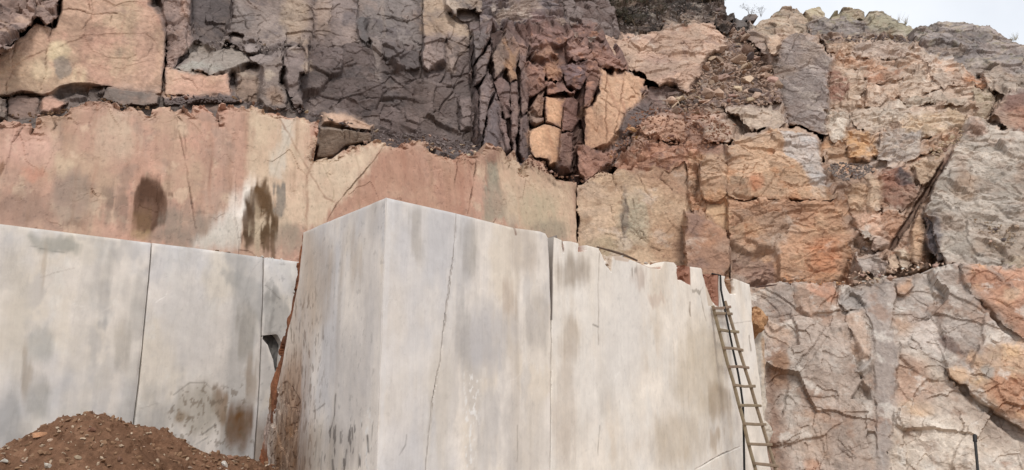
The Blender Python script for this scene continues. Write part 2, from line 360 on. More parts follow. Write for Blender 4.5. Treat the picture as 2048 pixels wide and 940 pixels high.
    return np.concatenate(Vs), np.concatenate(Qs), T, np.concatenate(Cs)
POOL = ThreadPoolExecutor(4); PENDING = []
def relief(*a, **k): return POOL.submit(_relief, *a, **k)
def join_np(parts):
    V, Q, T, C, o = [], [], [], [], 0
    for v, q, t, c in parts: V.append(v); Q.append(q + o); T.append(t + o); C.append(c); o += len(v)
    return np.concatenate(V), np.concatenate(Q), np.concatenate(T), np.concatenate(C)
def body(name, parts, mat, parent=None, smooth=False, label=None, cat=None, group=None, kind=None):
    if not isinstance(parts, list): parts = [parts]
    me = bpy.data.meshes.new(name); o = link(name, me, mat)
    if parent: o.parent = parent
    PENDING.append((o, parts, parent, smooth))
    return tag(o, label, cat, group, kind)
def flush():
    """fill the meshes once their relief has been worked out"""
    for o, parts, parent, smooth in PENDING:
        V, Q, T, C = join_np([p if isinstance(p, tuple) else p.result() for p in parts])
        if parent is None: o0 = np.array([V[:, 0].mean(), V[:, 1].mean(), V[:, 2].min()]); o.location = o0
        else: o0 = np.array(parent.location)
        mesh_np(o.data, V - o0, Q, T, C, smooth)
    PENDING.clear()

# ------------------------------------------------------------------ one continuous, jointed cliff, handed out piece by piece
class Zone:
    """A continuous rock surface. Each piece lies on its own plane with its own relief and stone colour; neighbours share their edges."""
    def __init__(s, plane, default_parent, wash, joint=0.07, seed=1, step=2.0, common=()):
        s.plane, s.parent, s.wash, s.joint, s.seed, s.step, s.common, s.reg = plane, default_parent, wash, joint, seed, step, common, []
    def add(s, **k): s.reg.append(k)
    def build(z):
        reg = sorted(z.reg, key=lambda r: r['tier']); pl = z.plane
        for r in reg: r['jp'] = jagged(r['poly'], r['jag'], r['seed'])
        allp = np.array([p for r in reg for p in r['jp']]); uv = np.array([pl.uv(*p) for p in allp]); cen = pl.hit(*allp.mean(0)); dist = np.linalg.norm(cen - np.array([0, 0, EYE])); g = z.step * dist / F
        u0, v0 = uv.min(0) - g; nu, nv = ((uv.max(0) + g - uv.min(0) + g) / g).astype(int) + 1
        U, V = np.meshgrid(u0 + np.arange(nu) * g, v0 + np.arange(nv) * g)
        B = pl.o + U[..., None] * pl.U + V[..., None] * pl.V; PX, PY = proj(B)
        fac = 1.0
        n0 = U.size; U, V, PX, PY = U.ravel(), V.ravel(), PX.ravel(), PY.ravel(); Bf = B.reshape(-1, 3)
        inview = (PX > -300) & (PX < 2240) & (PY > -150) & (PY < 1030)
        R = Bf - np.array([0, 0, EYE])                                       # ray through each grid point; position = eye + R * t
        T = np.ones(n0); H = np.zeros(n0); C = np.zeros((n0, 3)); CM = np.ones(n0); ID = -np.ones(n0, int); JN = np.full(n0, 99.0); CR = np.zeros(n0)
        wx = fbm(U * 2.2, V * 2.2, z.seed + 91, 4, .6); wy = fbm(U * 2.2 + 5, V * 2.2, z.seed + 92, 4, .6)
        ragx = fbm(U * 7, V * 1.0, z.seed + 93, 3); cwn = fbm(U * 3, V * 3, z.seed + 95, 4, .6)
        for k, r in enumerate(reg):
            pa = np.array(r['jp']); lo = pa.min(0) - 22; hi = pa.max(0) + 22
            sel = np.nonzero(inview & (PX > lo[0]) & (PX < hi[0]) & (PY > lo[1]) & (PY < hi[1]))[0]
            if not len(sel): continue
            sd = poly_sd(PX[sel], PY[sel], r['jp']); fresh = ID[sel] < 0
            near = sd < 14; sel = sel[near]; sd = sd[near]; fresh = fresh[near]
            if not len(sel): continue
            q = r['plane']; o = np.array([0, 0, EYE]); t = ((q.o - o) @ q.n) / (R[sel] @ q.n)
            u, v = U[sel], V[sel]; c = Ctx(); c.u, c.v, c.seed = u, v, r['seed']; c.px, c.py = PX[sel], PY[sel]
            c.wx = c.px + wx[sel] * 9 + ragx[sel] * 5; c.wy = c.py + wy[sel] * 9; c.fx = c.px + wx[sel] * 3; c.fy = c.py + wy[sel] * 3; c.d = -sd; c.m = dist / F
            h = r['und'] * fbm(u * .9, v * .9, r['seed'] + 2, 3); tones = np.zeros(len(sel))
            for ro in r['rough']:
                amp, size = ro[0], ro[1]; asp = ro[2] if len(ro) > 2 else 1; rot = ro[3] if len(ro) > 3 else 0; ck = ro[4] if len(ro) > 4 else 0
                f, tn = facets(u, v, size, r['seed'] + int(size * 1000) % 977, asp, rot, 1.0, .13, ck)
                if ro is not r['rough'][0]: f = f * np.clip(.55 + 1.9 * fbm(u * .35 / size ** .6, v * .35 / size ** .6, r['seed'] + 77 + int(size * 100), 3), .08, 2.2)
                h = h + amp * f; tones = tones + (tn - .5) * min(1, amp * 8)
            for s in r['steps']:
                m = 1 - sstep(-1.6, 1.6, poly_sd(c.fx, c.fy, s[0])); qq = np.array(s[0], float).mean(0)
                hh = s[1] + ((s[2] * (c.px - qq[0]) + s[3] * (qq[1] - c.py)) * c.m if len(s) > 3 else 0)
                if len(s) > 4: hh = hh + s[4] * facets(u, v, .22, r['seed'] + 71)[0] + .5 * s[4] * facets(u, v, .09, r['seed'] + 72)[0]
                h = h + m * hh
            c.crack = np.zeros(len(sel))
            for qn, s in enumerate(r['cracks']):
                cl = jagged(s[0], 4.5, r['seed'] + 500 + qn, False, 5.0); dd = line_sd(c.px, c.py, cl); w = .6 * s[1] * np.clip(.8 + .7 * fbm(u * 3, v * 3, r['seed'] + 8, 2), .2, 2)
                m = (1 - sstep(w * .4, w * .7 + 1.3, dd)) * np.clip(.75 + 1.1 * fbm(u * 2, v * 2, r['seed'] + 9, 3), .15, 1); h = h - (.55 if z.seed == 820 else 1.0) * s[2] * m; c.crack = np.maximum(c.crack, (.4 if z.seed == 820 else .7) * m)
            h = h - r['edge'][0] * (1 - np.clip(-sd / (r['edge'][1] * 1.2), 0, 1)) ** 1.6
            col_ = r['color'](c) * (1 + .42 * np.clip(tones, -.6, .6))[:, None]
            bw = 1.2 + (0.6 if r['name'] in ('rock_column', 'fissure') else 7.0) * sstep(-.05, .45, fbm(u * .9, v * .9, z.seed + 70, 3)); w = 1 - sstep(-bw, bw, sd); wc = 1 - sstep(-r['bleed'], r['bleed'], sd + cwn[sel] * 1.6 * r['bleed'])
            w = np.where(fresh, 1.0, w); wc = np.where(fresh, 1.0, wc)
            T[sel] = T[sel] * (1 - w) + t * w; H[sel] = H[sel] * (1 - w) + h * w; CM[sel] = CM[sel] * (1 - w) + (.2 if r['rough'][0][0] < .035 else 1.0) * w; C[sel] = C[sel] * (1 - wc[:, None]) + col_ * wc[:, None]
            jn = np.abs(sd); JN[sel] = np.where(sd < -2, np.minimum(jn, 99), np.minimum(JN[sel], jn)); 
            ins = sd < 0; ID[sel[ins]] = k
        hg = H.reshape(nv, nu); hp = np.pad(hg, 1, mode='edge'); H = (.64 * hg + .07 * (hp[:-2, 1:-1] + hp[2:, 1:-1] + hp[1:-1, :-2] + hp[1:-1, 2:]) + .02 * (hp[:-2, :-2] + hp[2:, 2:] + hp[:-2, 2:] + hp[2:, :-2])).ravel()
        H = H - z.joint * (1 - sstep(.3, 2.0, JN)) * sstep(-.1, .5, fbm(U * 1.3, V * 1.3, z.seed + 97, 4))       # open joints, here wide, there closed
        for ro in z.common: H = H + CM * ro[0] * facets(U, V, ro[1], z.seed + 33 + int(ro[1] * 100), ro[2], ro[3], 1, .13, ro[4])[0]
        P = np.array([0, 0, EYE]) + R * T[:, None] + np.outer(H, pl.n)
        c = Ctx(); c.u, c.v, c.px, c.py, c.seed = U, V, PX, PY, z.seed; c.wx = PX + wx * 9; c.wy = PY + wy * 9; c.fx = PX + wx * 3; c.fy = PY + wy * 3; c.crack = np.zeros(n0)
        C = z.wash(c, C)
        IDg = ID.reshape(nv, nu); I = np.arange(n0).reshape(nv, nu)
        ok = (IDg[:-1, :-1] >= 0) & (IDg[1:, :-1] >= 0) & (IDg[:-1, 1:] >= 0) & (IDg[1:, 1:] >= 0)
        j, i = np.nonzero(ok); Q = np.stack([I[j, i], I[j, i + 1], I[j + 1, i + 1], I[j + 1, i]], 1); qid = IDg[j, i]
        pad = np.zeros((nv + 1, nu + 1), bool); pad[1:-1, 1:-1] = ok
        E, EI = [], []
        for (dj, di, a, b) in ((-1, 0, (0, 0), (0, 1)), (0, 1, (0, 1), (1, 1)), (1, 0, (1, 1), (1, 0)), (0, -1, (1, 0), (0, 0))):
            m = ~pad[j + 1 + dj, i + 1 + di]; jj, ii = j[m], i[m]; E.append(np.stack([I[jj + a[0], ii + a[1]], I[jj + b[0], ii + b[1]]], 1)); EI.append(qid[m])
        E = np.concatenate(E); EI = np.concatenate(EI); bv = np.unique(E); mp = np.zeros(n0, int); mp[bv] = n0 + np.arange(len(bv))
        back = P[bv] + np.array([0, .9, -.12]) + .15 * np.stack([wx[bv], wy[bv], cwn[bv]], 1)
        P = np.concatenate([P, back]); C = np.concatenate([C, C[bv]])
        Q = np.concatenate([Q, np.stack([E[:, 1], E[:, 0], mp[E[:, 0]], mp[E[:, 1]]], 1)]); qid = np.concatenate([qid, EI])
        ALLPTS.append(P[:n0][ID >= 0][::5])
        out = []
        for k, r in enumerate(reg):
            q = Q[qid == k]
            if not len(q): continue
            vi, inv = np.unique(q, return_inverse=True); out.append((r, P[vi], inv.reshape(-1, 4), C[vi]))
        return out
ZONES = []
def zone_flush():
    futs = [POOL.submit(z.build) for z in ZONES]
    for z, f in zip(ZONES, futs):
        for r, V, Q, C in f.result():
            body(r['name'], [(V, Q, np.zeros((0, 3), int), C)], M_ROCK, r['parent'], label=r['label'], cat=r['cat'], group=r['group'])

# ------------------------------------------------------------------ colour of the stone itself
def paint(base, *ops, spots=0.0):
    base = lin(base)
    def f(c0):
        c = c0; n = len(c.u); C = np.tile(base, (n, 1))
        C = C * (1 + 0.20 * fbm(c.u * 1.6, c.v * 1.6, c.seed + 300, 6, 0.62))[:, None]
        for k, op in enumerate(ops):
            t = op[0]; s = c.seed + 400 + 13 * k
            c = c0; sel = None
            if t == 'n':        # cloudy patches: rgb, scale, aspect, lo, hi, strength
                _, rgb, sc, asp, lo, hi, st = op; m = sstep(lo, hi, fbm(c.u * sc, c.v * sc / asp, s, 5, 0.58)) * st
            elif t == 's':      # streaks running down the face: rgb, scale, lo, hi, strength
                _, rgb, sc, lo, hi, st = op; m = sstep(lo, hi, fbm(c.u * sc + 0.12 * fbm(c.u * 3, c.v * 1.5, s + 1, 3) * sc * 0.3, c.v * sc * 0.07, s, 4, 0.6)) * st
            if t in 'epvcf':      # only the points near the mark
                if t == 'e': q = 1.6 if len(op) <= 7 else 1.6; x0, x1, y0, y1 = op[1] - op[3] * q - 12, op[1] + op[3] * q + 12, op[2] - op[4] * q - 12, op[2] + op[4] * q + 12
                else:
                    xs = [p[0] for p in op[1]]; ys = [p[1] for p in op[1]]; q = 14 + (op[4] if t == 'p' else op[2] * 2 if t == 'v' else 4); x0, x1, y0, y1 = min(xs) - q, max(xs) + q, min(ys) - q, max(ys) + q
                sel = np.nonzero((c0.px > x0) & (c0.px < x1) & (c0.py > y0) & (c0.py < y1))[0]
                if not len(sel): continue
                c = Ctx(); c.u, c.v, c.px, c.py, c.wx, c.wy, c.fx, c.fy, c.seed = (c0.u[sel], c0.v[sel], c0.px[sel], c0.py[sel], c0.wx[sel], c0.wy[sel], c0.fx[sel], c0.fy[sel], c0.seed)
            else: c = c0; sel = None
            if t == 'e':      # rounded stain: cx, cy, rx, ry, rgb, strength[, softness]
                _, cx, cy, rx, ry, rgb, st = op[:7]; so = op[7] if len(op) > 7 else 0.5
                q = np.hypot((c.wx - cx) / rx, (c.wy - cy) / ry); m = (1 - sstep(1 - so, 1 + so * 0.5, q)) * st
                m = m * (0.95 + 0.3 * fbm(c.u * 4, c.v * 2, s, 4))
            elif t == 'p':      # stain with an outline: polygon, rgb, strength, soft
                _, pl, rgb, st, so = op; m = (1 - sstep(-so, so, poly_sd(c.wx, c.wy, pl))) * st
                m = m * (0.85 + 0.25 * fbm(c.u * 4, c.v * 2, s, 4))
            elif t == 'c':      # crisp mark: polygon, rgb, strength
                _, pl, rgb, st = op; m = (1 - sstep(-1.2, 1.2, poly_sd(c.px + .25 * (c.fx - c.px), c.py + .25 * (c.fy - c.py), pl))) * st
            elif t == 'f':      # scattered flecks and scratches: polygon, rgb, strength, scale, aspect, threshold
                _, pl, rgb, st, sc, asp, th = op; m = (1 - sstep(-14, 8, poly_sd(c.wx, c.wy, pl))) * st * sstep(th, th + .12, fbm(c.u * sc + .3 * fbm(c.u * 3, c.v * 3, s + 2, 2), c.v * sc / asp, s, 3, .6))
            elif t == 'v':      # mineral vein or filled joint: polyline, width, rgb, strength
                _, pl, w, rgb, st = op; m = (1 - sstep(w * 0.4, w * 1.1 + 0.6, line_sd(c.fx, c.fy, pl))) * st
                m = m * np.clip(0.75 + 0.6 * fbm(c.u * 6, c.v * 6, s, 3), 0, 1)
            elif t == 'w':      # fine net of veins: rgb, scale, width, strength
                _, rgb, sc, w, st = op
                a = np.abs(fbm(c.u * sc, c.v * sc, s, 4, 0.6)); m = (1 - sstep(0, w, a)) * st * sstep(-0.1, 0.35, fbm(c.u * sc * .6, c.v * sc * .6, s + 3, 2))
            m = np.clip(m, 0, 1)[:, None]
            if sel is None: C = C * (1 - m) + lin(rgb) * m
            else: C[sel] = C[sel] * (1 - m) + lin(rgb) * m
        c = c0
        if spots:
            q = fbm(c.u * 14, c.v * 10, c.seed + 350, 4, 0.65); m = (sstep(0.32, 0.6, q) * spots)[:, None]; C = C * (1 - 0.6 * m)
        cr = (0.5 * c.crack)[:, None]; C = C * (1 - cr) + lin((70, 56, 48)) * cr      # dark brown mixed in along the open joints
        return np.clip(C, 0.004, 0.95)
    return f

# rock styles: (amplitude, size, aspect, rotation, joint)
SAWN = ((0.0012, 0.5, 3.0),)
SPLIT = ((0.03, 0.75, 1.3, 0.3), (0.010, 0.25, 1.0, 0.7), (0.003, 0.08))
ROUGH = ((0.09, 0.55, 0.8, 0.3, 0.10), (0.03, 0.22, 0.9, 0.2), (0.008, 0.08))
FRACT = ((0.15, 0.42, 0.75, 0.4, 0.15), (0.05, 0.18, 0.8, 0.2, 0.1), (0.012, 0.075))
COLS = ((0.26, 0.26, 4.5, 0.04, 0.2), (0.04, 0.16, 2.0, 0.1), (0.010, 0.07))
BEDS = ((0.14, 0.55, 0.42, 0.22, 0.12), (0.045, 0.21, 0.5, 0.25), (0.011, 0.08))
HUMP = ((0.09, 0.8, 1.2, 0.3), (0.035, 0.27, 1.3, 0.2), (0.011, 0.09))
# ================================================================== THE SAWN MARBLE BLOCKS (foreground)
ZT = EYE + 1.53
RID = atz(772, 395, ZT); REND = atz(1502, 571, ZT); LEND = atz(606, 465, ZT)
down = np.array([0, 0, -1.0])
PF_R = Plane(RID, REND, RID + down); PF_L = Plane(RID, LEND, RID + down)
LB0 = atz(0, 448, ZT); LB1 = atz(587, 522, ZT); PB_L = Plane(LB0, LB1, LB0 + down)
def vline(P, z):                              # pixel of the point straight below P at height z
    q = proj(np.array([P[0], P[1], z])); return float(q[0]), float(q[1])
WHITE, COOL, WARM, DUN, BROWN = (231, 222, 211), (199, 198, 200), (211, 200, 186), (168, 154, 138), (132, 104, 78)
rb2 = (float(np.interp(975, [395, vline(RID, 0.35)[1]], [772, vline(RID, 0.35)[0]])), 975.0)
GAP_T = (1099, 467)
marble_ops = [('n', (222, 208, 188), 1.1, 2.0, .0, .35, .7), ('n', (196, 192, 189), 2.0, 2.5, .1, .35, .45), ('n', (228, 220, 210), 2.6, 2.0, .15, .4, .5), ('n', COOL, 0.7, 2.2, -0.1, 0.4, 0.8), ('s', (176, 162, 146), 1.5, 0.1, 0.6, 0.55), ('n', (186, 180, 175), 1.3, 4, .15, .55, .55), ('s', (150, 136, 122), 5, .3, .7, .3), ('s', (222, 216, 208), 2.2, 0.1, 0.7, 0.6)]
# --- big block: left side face and right side face in one body
left_face = relief([(772, 395), (690, 429), (606, 465), (603, 500), (597, 560), (586, 620), (575, 665), (565, 720), (552, 780), (541, 830), (534, 880), (531, 945), (531, 975), rb2],
    PF_L, SAWN, paint(WHITE, *marble_ops,
        ('e', 640, 560, 30, 100, (172, 152, 130), .55), ('e', 705, 520, 12, 70, (176, 158, 140), .4), ('e', 735, 600, 28, 200, (210, 205, 201), .5),
        ('p', [(606, 465), (625, 470), (640, 640), (600, 800), (590, 945), (530, 945), (575, 660)], (194, 172, 150), .7, 22),
        ('e', 578, 900, 56, 120, (132, 94, 62), .9, .7), ('e', 585, 770, 34, 80, (158, 116, 82), .7, .7), ('e', 660, 900, 70, 60, (160, 150, 140), .5),
        ('e', 700, 760, 40, 130, (190, 186, 184), .5),
        ('f', [(560, 620), (640, 560), (650, 760), (640, 945), (530, 945)], (112, 90, 72), .55, 18, 3, .22), ('f', [(640, 840), (750, 840), (745, 945), (640, 945)], (92, 86, 82), .75, 15, 3.5, .3), ('f', [(530, 800), (600, 760), (610, 945), (530, 945)], (98, 64, 40), .55, 9, 2.5, .05), ('f', [(725, 820), (748, 800), (746, 945), (722, 945)], (236, 234, 230), .8, 14, 2, .25), ('v', [(671, 790), (668, 830), (660, 860)], 1.2, (88, 82, 76), .8), ('v', [(627, 822), (650, 808)], 1.3, (96, 88, 80), .7),
        ('v', [(735, 870), (737, 905)], 2.0, (84, 78, 74), .85), ('v', [(680, 865), (679, 885)], 2.2, (84, 78, 74), .8), ('v', [(704, 855), (705, 880)], 1.8, (90, 84, 80), .7),
        ('v', [(665, 920), (667, 945)], 2.6, (82, 78, 74), .8), ('v', [(692, 900), (690, 930)], 1.6, (90, 84, 80), .7), spots=.35),
    thick=.3, jag=0, edge=(0.006, 3), seed=11, taper=0.2, und=0.008, track=False, step=2.2,
    steps=[([(553, 775), (575, 760), (600, 800), (592, 945), (528, 945), (540, 830)], -0.01, 0, 0, .015)])
right_face = relief([(772, 395), (912, 427), (1030, 456), (1080, 463), (1091, 467), (1096, 476), (1098.5, 520), (1102, 610), (1101, 760), (1100, 975), rb2],
    PF_R, SAWN, paint(WHITE, *marble_ops,
        ('p', [(772, 395), (785, 400), (770, 945), (745, 945)], (222, 221, 222), .55, 6), ('e', 800, 700, 40, 260, (214, 210, 208), .5),
        ('e', 832, 470, 14, 60, (160, 152, 142), .55), ('e', 938, 500, 20, 70, (160, 154, 146), .6), ('e', 975, 680, 55, 75, (182, 180, 182), .7),
        ('e', 925, 650, 16, 110, (170, 166, 162), .5), ('e', 880, 800, 25, 160, (206, 196, 182), .6), ('e', 1075, 640, 26, 60, (176, 168, 160), .6),
        ('e', 1020, 600, 14, 40, (190, 168, 146), .5), ('e', 1050, 500, 30, 60, (188, 172, 154), .5), ('e', 1060, 880, 40, 90, (208, 198, 186), .6),
        ('v', [(912, 427), (905, 520), (893, 600), (880, 720), (864, 800), (852, 945)], .7, (118, 104, 92), .75), ('f', [(925, 740), (958, 740), (950, 945), (925, 945)], (238, 236, 232), .8, 16, 2, .15), ('v', [(814, 870), (812, 890), (800, 910)], 1.0, (110, 104, 98), .6),
        ('v', [(1030, 455), (1033, 468)], 2.4, (120, 78, 58), .8), ('v', [(1036, 850), (1034, 925)], 0.9, (130, 118, 106), .6), spots=.12),
    thick=.4, jag=0, edge=(0.006, 3), seed=12, taper=0.16, und=0.01, track=False, step=2.4,
    cracks=[([(912, 427), (905, 520), (893, 600), (880, 720), (864, 800), (852, 945)], 0.9, 0.02)])
def prism(pts, z0, z1, rgb):                   # solid heart of a block, just inside its sawn faces
    n = len(pts); V = np.array([(*p, z0) for p in pts] + [(*p, z1) for p in pts]); Q = np.array([(i, (i + 1) % n, n + (i + 1) % n, n + i) for i in range(n)])
    T = np.array([(n, n + 1, n + 2), (n, n + 2, n + 3)]); return V, Q, T, np.tile(lin(rgb), (len(V), 1))
_c = RID[:2] + (PF_R.n[:2] + PF_L.n[:2]) * -.12
_gp = PF_R.hit(1095, 480)[:2] - PF_R.n[:2] * .2; _le = LEND[:2] - PF_L.n[:2] * .12 + (RID - LEND)[:2] * .05
heart = prism([tuple(_c), tuple(_gp), tuple(_gp + (_le - _c)), tuple(_le)], .02, ZT - .04, WHITE)
block = body('marble_block', [left_face, right_face, heart], M_MARBLE, smooth=False,
    label='largest sawn white marble block, its sharp corner towards the viewer', cat='marble block')
# --- second block, right of the vertical gap, with its broken top edge
RED = (150, 92, 66)
second = relief([(1107.5, 474), (1116, 477), (1126, 481), (1128, 492), (1131, 482), (1143, 483), (1158, 487), (1160, 497), (1169, 499), (1172, 490), (1199, 497), (1203, 505), (1215, 512),
        (1240, 512), (1262, 520), (1282, 528), (1300, 535), (1322, 535), (1330, 523), (1348, 525), (1352, 530), (1372, 530), (1378, 533), (1402, 536), (1408, 546), (1432, 549), (1452, 553), (1458, 560), (1468, 557), (1485, 563), (1499, 569),
        (1503, 600), (1504, 640), (1512, 700), (1522, 790), (1529, 850), (1536, 905), (1543, 945), (1548, 965), (1101, 965), (1102, 760), (1104, 620), (1105.5, 540)],
    PF_R, SAWN, paint((234, 224, 210), ('n', (212, 194, 170), 1.0, 2.2, .1, .45, .5), ('n', (232, 226, 216), 2.2, 2, .1, .4, .5), ('s', (186, 168, 146), 1.2, .15, .6, .45), ('n', (234, 228, 219), 0.7, 1.6, -0.1, 0.4, 0.8), ('s', (190, 172, 150), 1.4, 0.2, 0.75, 0.6), ('n', (196, 188, 178), 1.1, 2.0, .15, .6, .5),
        ('e', 1145, 545, 36, 40, (158, 142, 124), .75), ('e', 1140, 680, 26, 50, (178, 160, 140), .55), ('e', 1240, 640, 60, 150, (224, 218, 210), .7),
        ('e', 1130, 820, 26, 130, (188, 170, 152), .5), ('e', 1400, 740, 55, 110, (196, 178, 150), .6), ('e', 1440, 800, 26, 40, (164, 140, 110), .6), ('e', 1360, 880, 60, 60, (190, 172, 146), .55),
        ('e', 1430, 880, 12, 26, (170, 140, 104), .5), ('e', 1275, 555, 14, 26, (176, 150, 134), .5), ('e', 1310, 600, 22, 12, (206, 184, 166), .6),
        ('c', [(1353, 524), (1380, 526), (1381, 571), (1366, 561), (1355, 559)], RED, .95), ('c', [(1404, 540), (1437, 544), (1437, 616), (1424, 600), (1411, 572)], RED, .95),
        ('c', [(1411, 574), (1422, 580), (1426, 612), (1416, 612)], (206, 186, 164), .9), ('c', [(1451, 549), (1466, 556), (1469, 587), (1460, 587), (1450, 568)], (140, 96, 58), .95),
        ('c', [(1262, 514), (1325, 524), (1322, 538), (1300, 536), (1284, 530)], (166, 116, 92), .85), ('c', [(1200, 498), (1227, 500), (1224, 542), (1212, 526)], (190, 164, 138), .8), ('c', [(1224, 508), (1262, 516), (1256, 524), (1230, 520)], (198, 170, 146), .7),
        ('c', [(1159, 486), (1172, 488), (1172, 502), (1159, 504)], RED, .95), ('c', [(1098, 460), (1108, 466), (1106, 560), (1105, 640), (1096, 640)], (116, 104, 96), .9), ('v', [(1127, 484), (1128, 502)], 1.6, RED, .8), ('v', [(1199, 505), (1197, 560), (1196, 690)], 0.9, (160, 144, 128), .6),
        ('v', [(1380, 603), (1381, 632)], 1.6, (140, 118, 98), .8), ('v', [(1400, 594), (1412, 640)], 1.0, (150, 132, 112), .7), ('v', [(1498, 672), (1503, 700)], 1.4, (140, 122, 104), .8),
        ('v', [(1186, 650), (1196, 654)], 1.8, (130, 120, 110), .7), ('v', [(1200, 850), (1197, 910)], 0.9, (150, 138, 124), .6), ('e', 1391, 587, 8, 5, (140, 128, 112), .7),
        ('v', [(1455, 648), (1500, 643)], 1.0, (160, 146, 130), .6), ('e', 1268, 545, 4, 12, (140, 128, 118), .6), spots=.14),
    thick=2.6, jag=0, edge=(0.004, 2), seed=13, taper=0.04, und=0.012, track=False, step=1.6,
    steps=[([(1354, 527), (1377, 531), (1379, 569), (1366, 560), (1356, 558)], -0.06, 0, 0, .06), ([(1406, 544), (1433, 548), (1434, 614), (1424, 600), (1412, 572)], -0.07, 0, 0, .06),
           ([(1452, 552), (1466, 558), (1469, 586), (1460, 586), (1450, 568)], -0.06, 0, 0, .05), ([(1288, 516), (1324, 526), (1320, 537), (1294, 531)], -0.06, 0, 0, .05),
           ([(1200, 498), (1226, 498), (1224, 542), (1212, 526)], -0.04, 0, 0, .04), ([(1159, 486), (1172, 488), (1172, 501), (1159, 503)], -0.12, 0, 0, .04)],
    cracks=[([(1390, 940), (1420, 922), (1445, 908), (1482, 893)], 1.8, 0.03), ([(1102, 590), (1104, 700), (1101, 945)], 0.8, 0.03), ([(1125, 482), (1129, 505)], 1.6, .08)])
body('marble_block', second, M_MARBLE, smooth=False, label='cream marble block with chipped top edge and wooden ladder leaning on it', cat='marble block')
# --- sawn marble blocks at the left, split by two vertical saw cuts
lops = [('n', (220, 208, 190), 1.0, 1.6, .0, .35, .7), ('n', (186, 181, 176), 2.0, 1.8, .12, .35, .5), ('n', (224, 218, 208), 2.8, 1.5, .15, .4, .5), ('n', COOL, 0.8, 1.6, -0.1, 0.4, 0.7), ('s', (172, 169, 165), 1.4, 0.1, 0.6, 0.6), ('n', (164, 160, 154), 1.0, 2.5, .15, .5, .55), ('s', (216, 210, 200), 2.0, .15, .7, .5)]
def lcut(xt, xb, z0=0.2): return [(xt[0], xt[1]), xb]
body('marble_block', relief([(-270, 414), (0, 448), (120, 463), (302, 486), (296, 560), (285, 680), (277, 760), (266, 850), (255, 960), (251, 975), (-270, 975)], PB_L, SAWN,
    paint((229, 219, 207), *lops, ('p', [(55, 475), (140, 470), (158, 490), (150, 510), (100, 500), (70, 500)], (140, 140, 130), .75, 8), ('e', 30, 640, 30, 160, (206, 196, 180), .6),
        ('e', 55, 740, 14, 60, (158, 142, 122), .6), ('e', 85, 530, 10, 50, (186, 166, 142), .5), ('e', 85, 690, 26, 40, (170, 168, 160), .6), ('e', 205, 600, 16, 40, (168, 164, 160), .5), ('e', 205, 650, 12, 16, (146, 146, 146), .5),
        ('e', 245, 690, 20, 60, (168, 160, 148), .5), ('e', 20, 850, 40, 70, (150, 150, 148), .6), ('e', 80, 800, 26, 50, (150, 148, 140), .5), ('v', [(60, 492), (100, 500), (130, 505)], 1.0, (110, 108, 100), .5), ('v', [(80, 555), (150, 535)], .8, (150, 130, 110), .4)),
    thick=2.0, jag=0, edge=(0.008, 3), seed=21, taper=0.03, und=0.012, track=False, step=2.3), M_MARBLE, smooth=False,
    label='leftmost grey-white marble block, behind the dirt heap', cat='marble block')
body('marble_block', relief([(305, 486), (420, 500), (526, 515), (524, 600), (521, 672), (518, 760), (512, 850), (504, 975), (256, 975), (269, 850), (280, 760), (288, 680), (299, 560)], PB_L, SAWN,
    paint((229, 220, 210), *lops, ('p', [(440, 545), (480, 540), (527, 575), (525, 660), (505, 640), (475, 590)], (160, 158, 154), .6, 8), ('e', 490, 660, 22, 60, (150, 142, 130), .6), ('e', 380, 650, 60, 100, (212, 206, 200), .7),
        ('e', 435, 810, 13, 40, (132, 94, 54), .95), ('e', 476, 855, 40, 50, (116, 80, 46), .95), ('e', 395, 820, 50, 60, (172, 162, 146), .7), ('e', 365, 830, 14, 14, (140, 112, 78), .6),
        ('f', [(330, 780), (480, 760), (520, 900), (330, 900)], (122, 104, 84), .6, 17, 1.6, .22), ('v', [(345, 790), (380, 765), (410, 765), (430, 785)], 1.3, (120, 110, 98), .6), ('v', [(400, 870), (430, 850)], 1.6, (96, 90, 82), .6), ('v', [(390, 890), (415, 875)], 1.4, (96, 90, 82), .5), ('e', 500, 760, 14, 60, (150, 124, 96), .5), spots=.15),
    thick=2.0, jag=0, edge=(0.008, 3), seed=22, taper=0.03, und=0.012, track=False, step=2.3), M_MARBLE, smooth=False,
    label='middle marble block between the two dark saw cuts, rust stained at its foot', cat='marble block')
body('marble_block', relief([(529, 515), (600, 524), (630, 528), (600, 975), (507, 975), (515, 850), (521, 760), (524, 676), (536, 690), (547, 720), (553, 765), (562, 740), (566, 690), (555, 668), (524, 671), (527, 600)], PB_L, SAWN,
    paint((226, 218, 209), *lops, ('p', [(529, 565), (560, 585), (580, 620), (575, 672), (524, 672)], (160, 157, 152), .7, 6), ('v', [(530, 570), (545, 585), (560, 600)], 1.2, (90, 86, 80), .7), ('e', 540, 600, 14, 18, (130, 126, 120), .5), ('e', 540, 650, 10, 20, (120, 116, 110), .5),
        ('e', 520, 890, 26, 60, (140, 112, 84), .6), spots=.4),
    thick=1.0, jag=0, edge=(0.008, 3), seed=23, taper=0.03, und=0.01, track=False, step=2.3), M_MARBLE, smooth=False,
    label='narrow marble block wedged against the rusty edge of the largest block', cat='marble block')
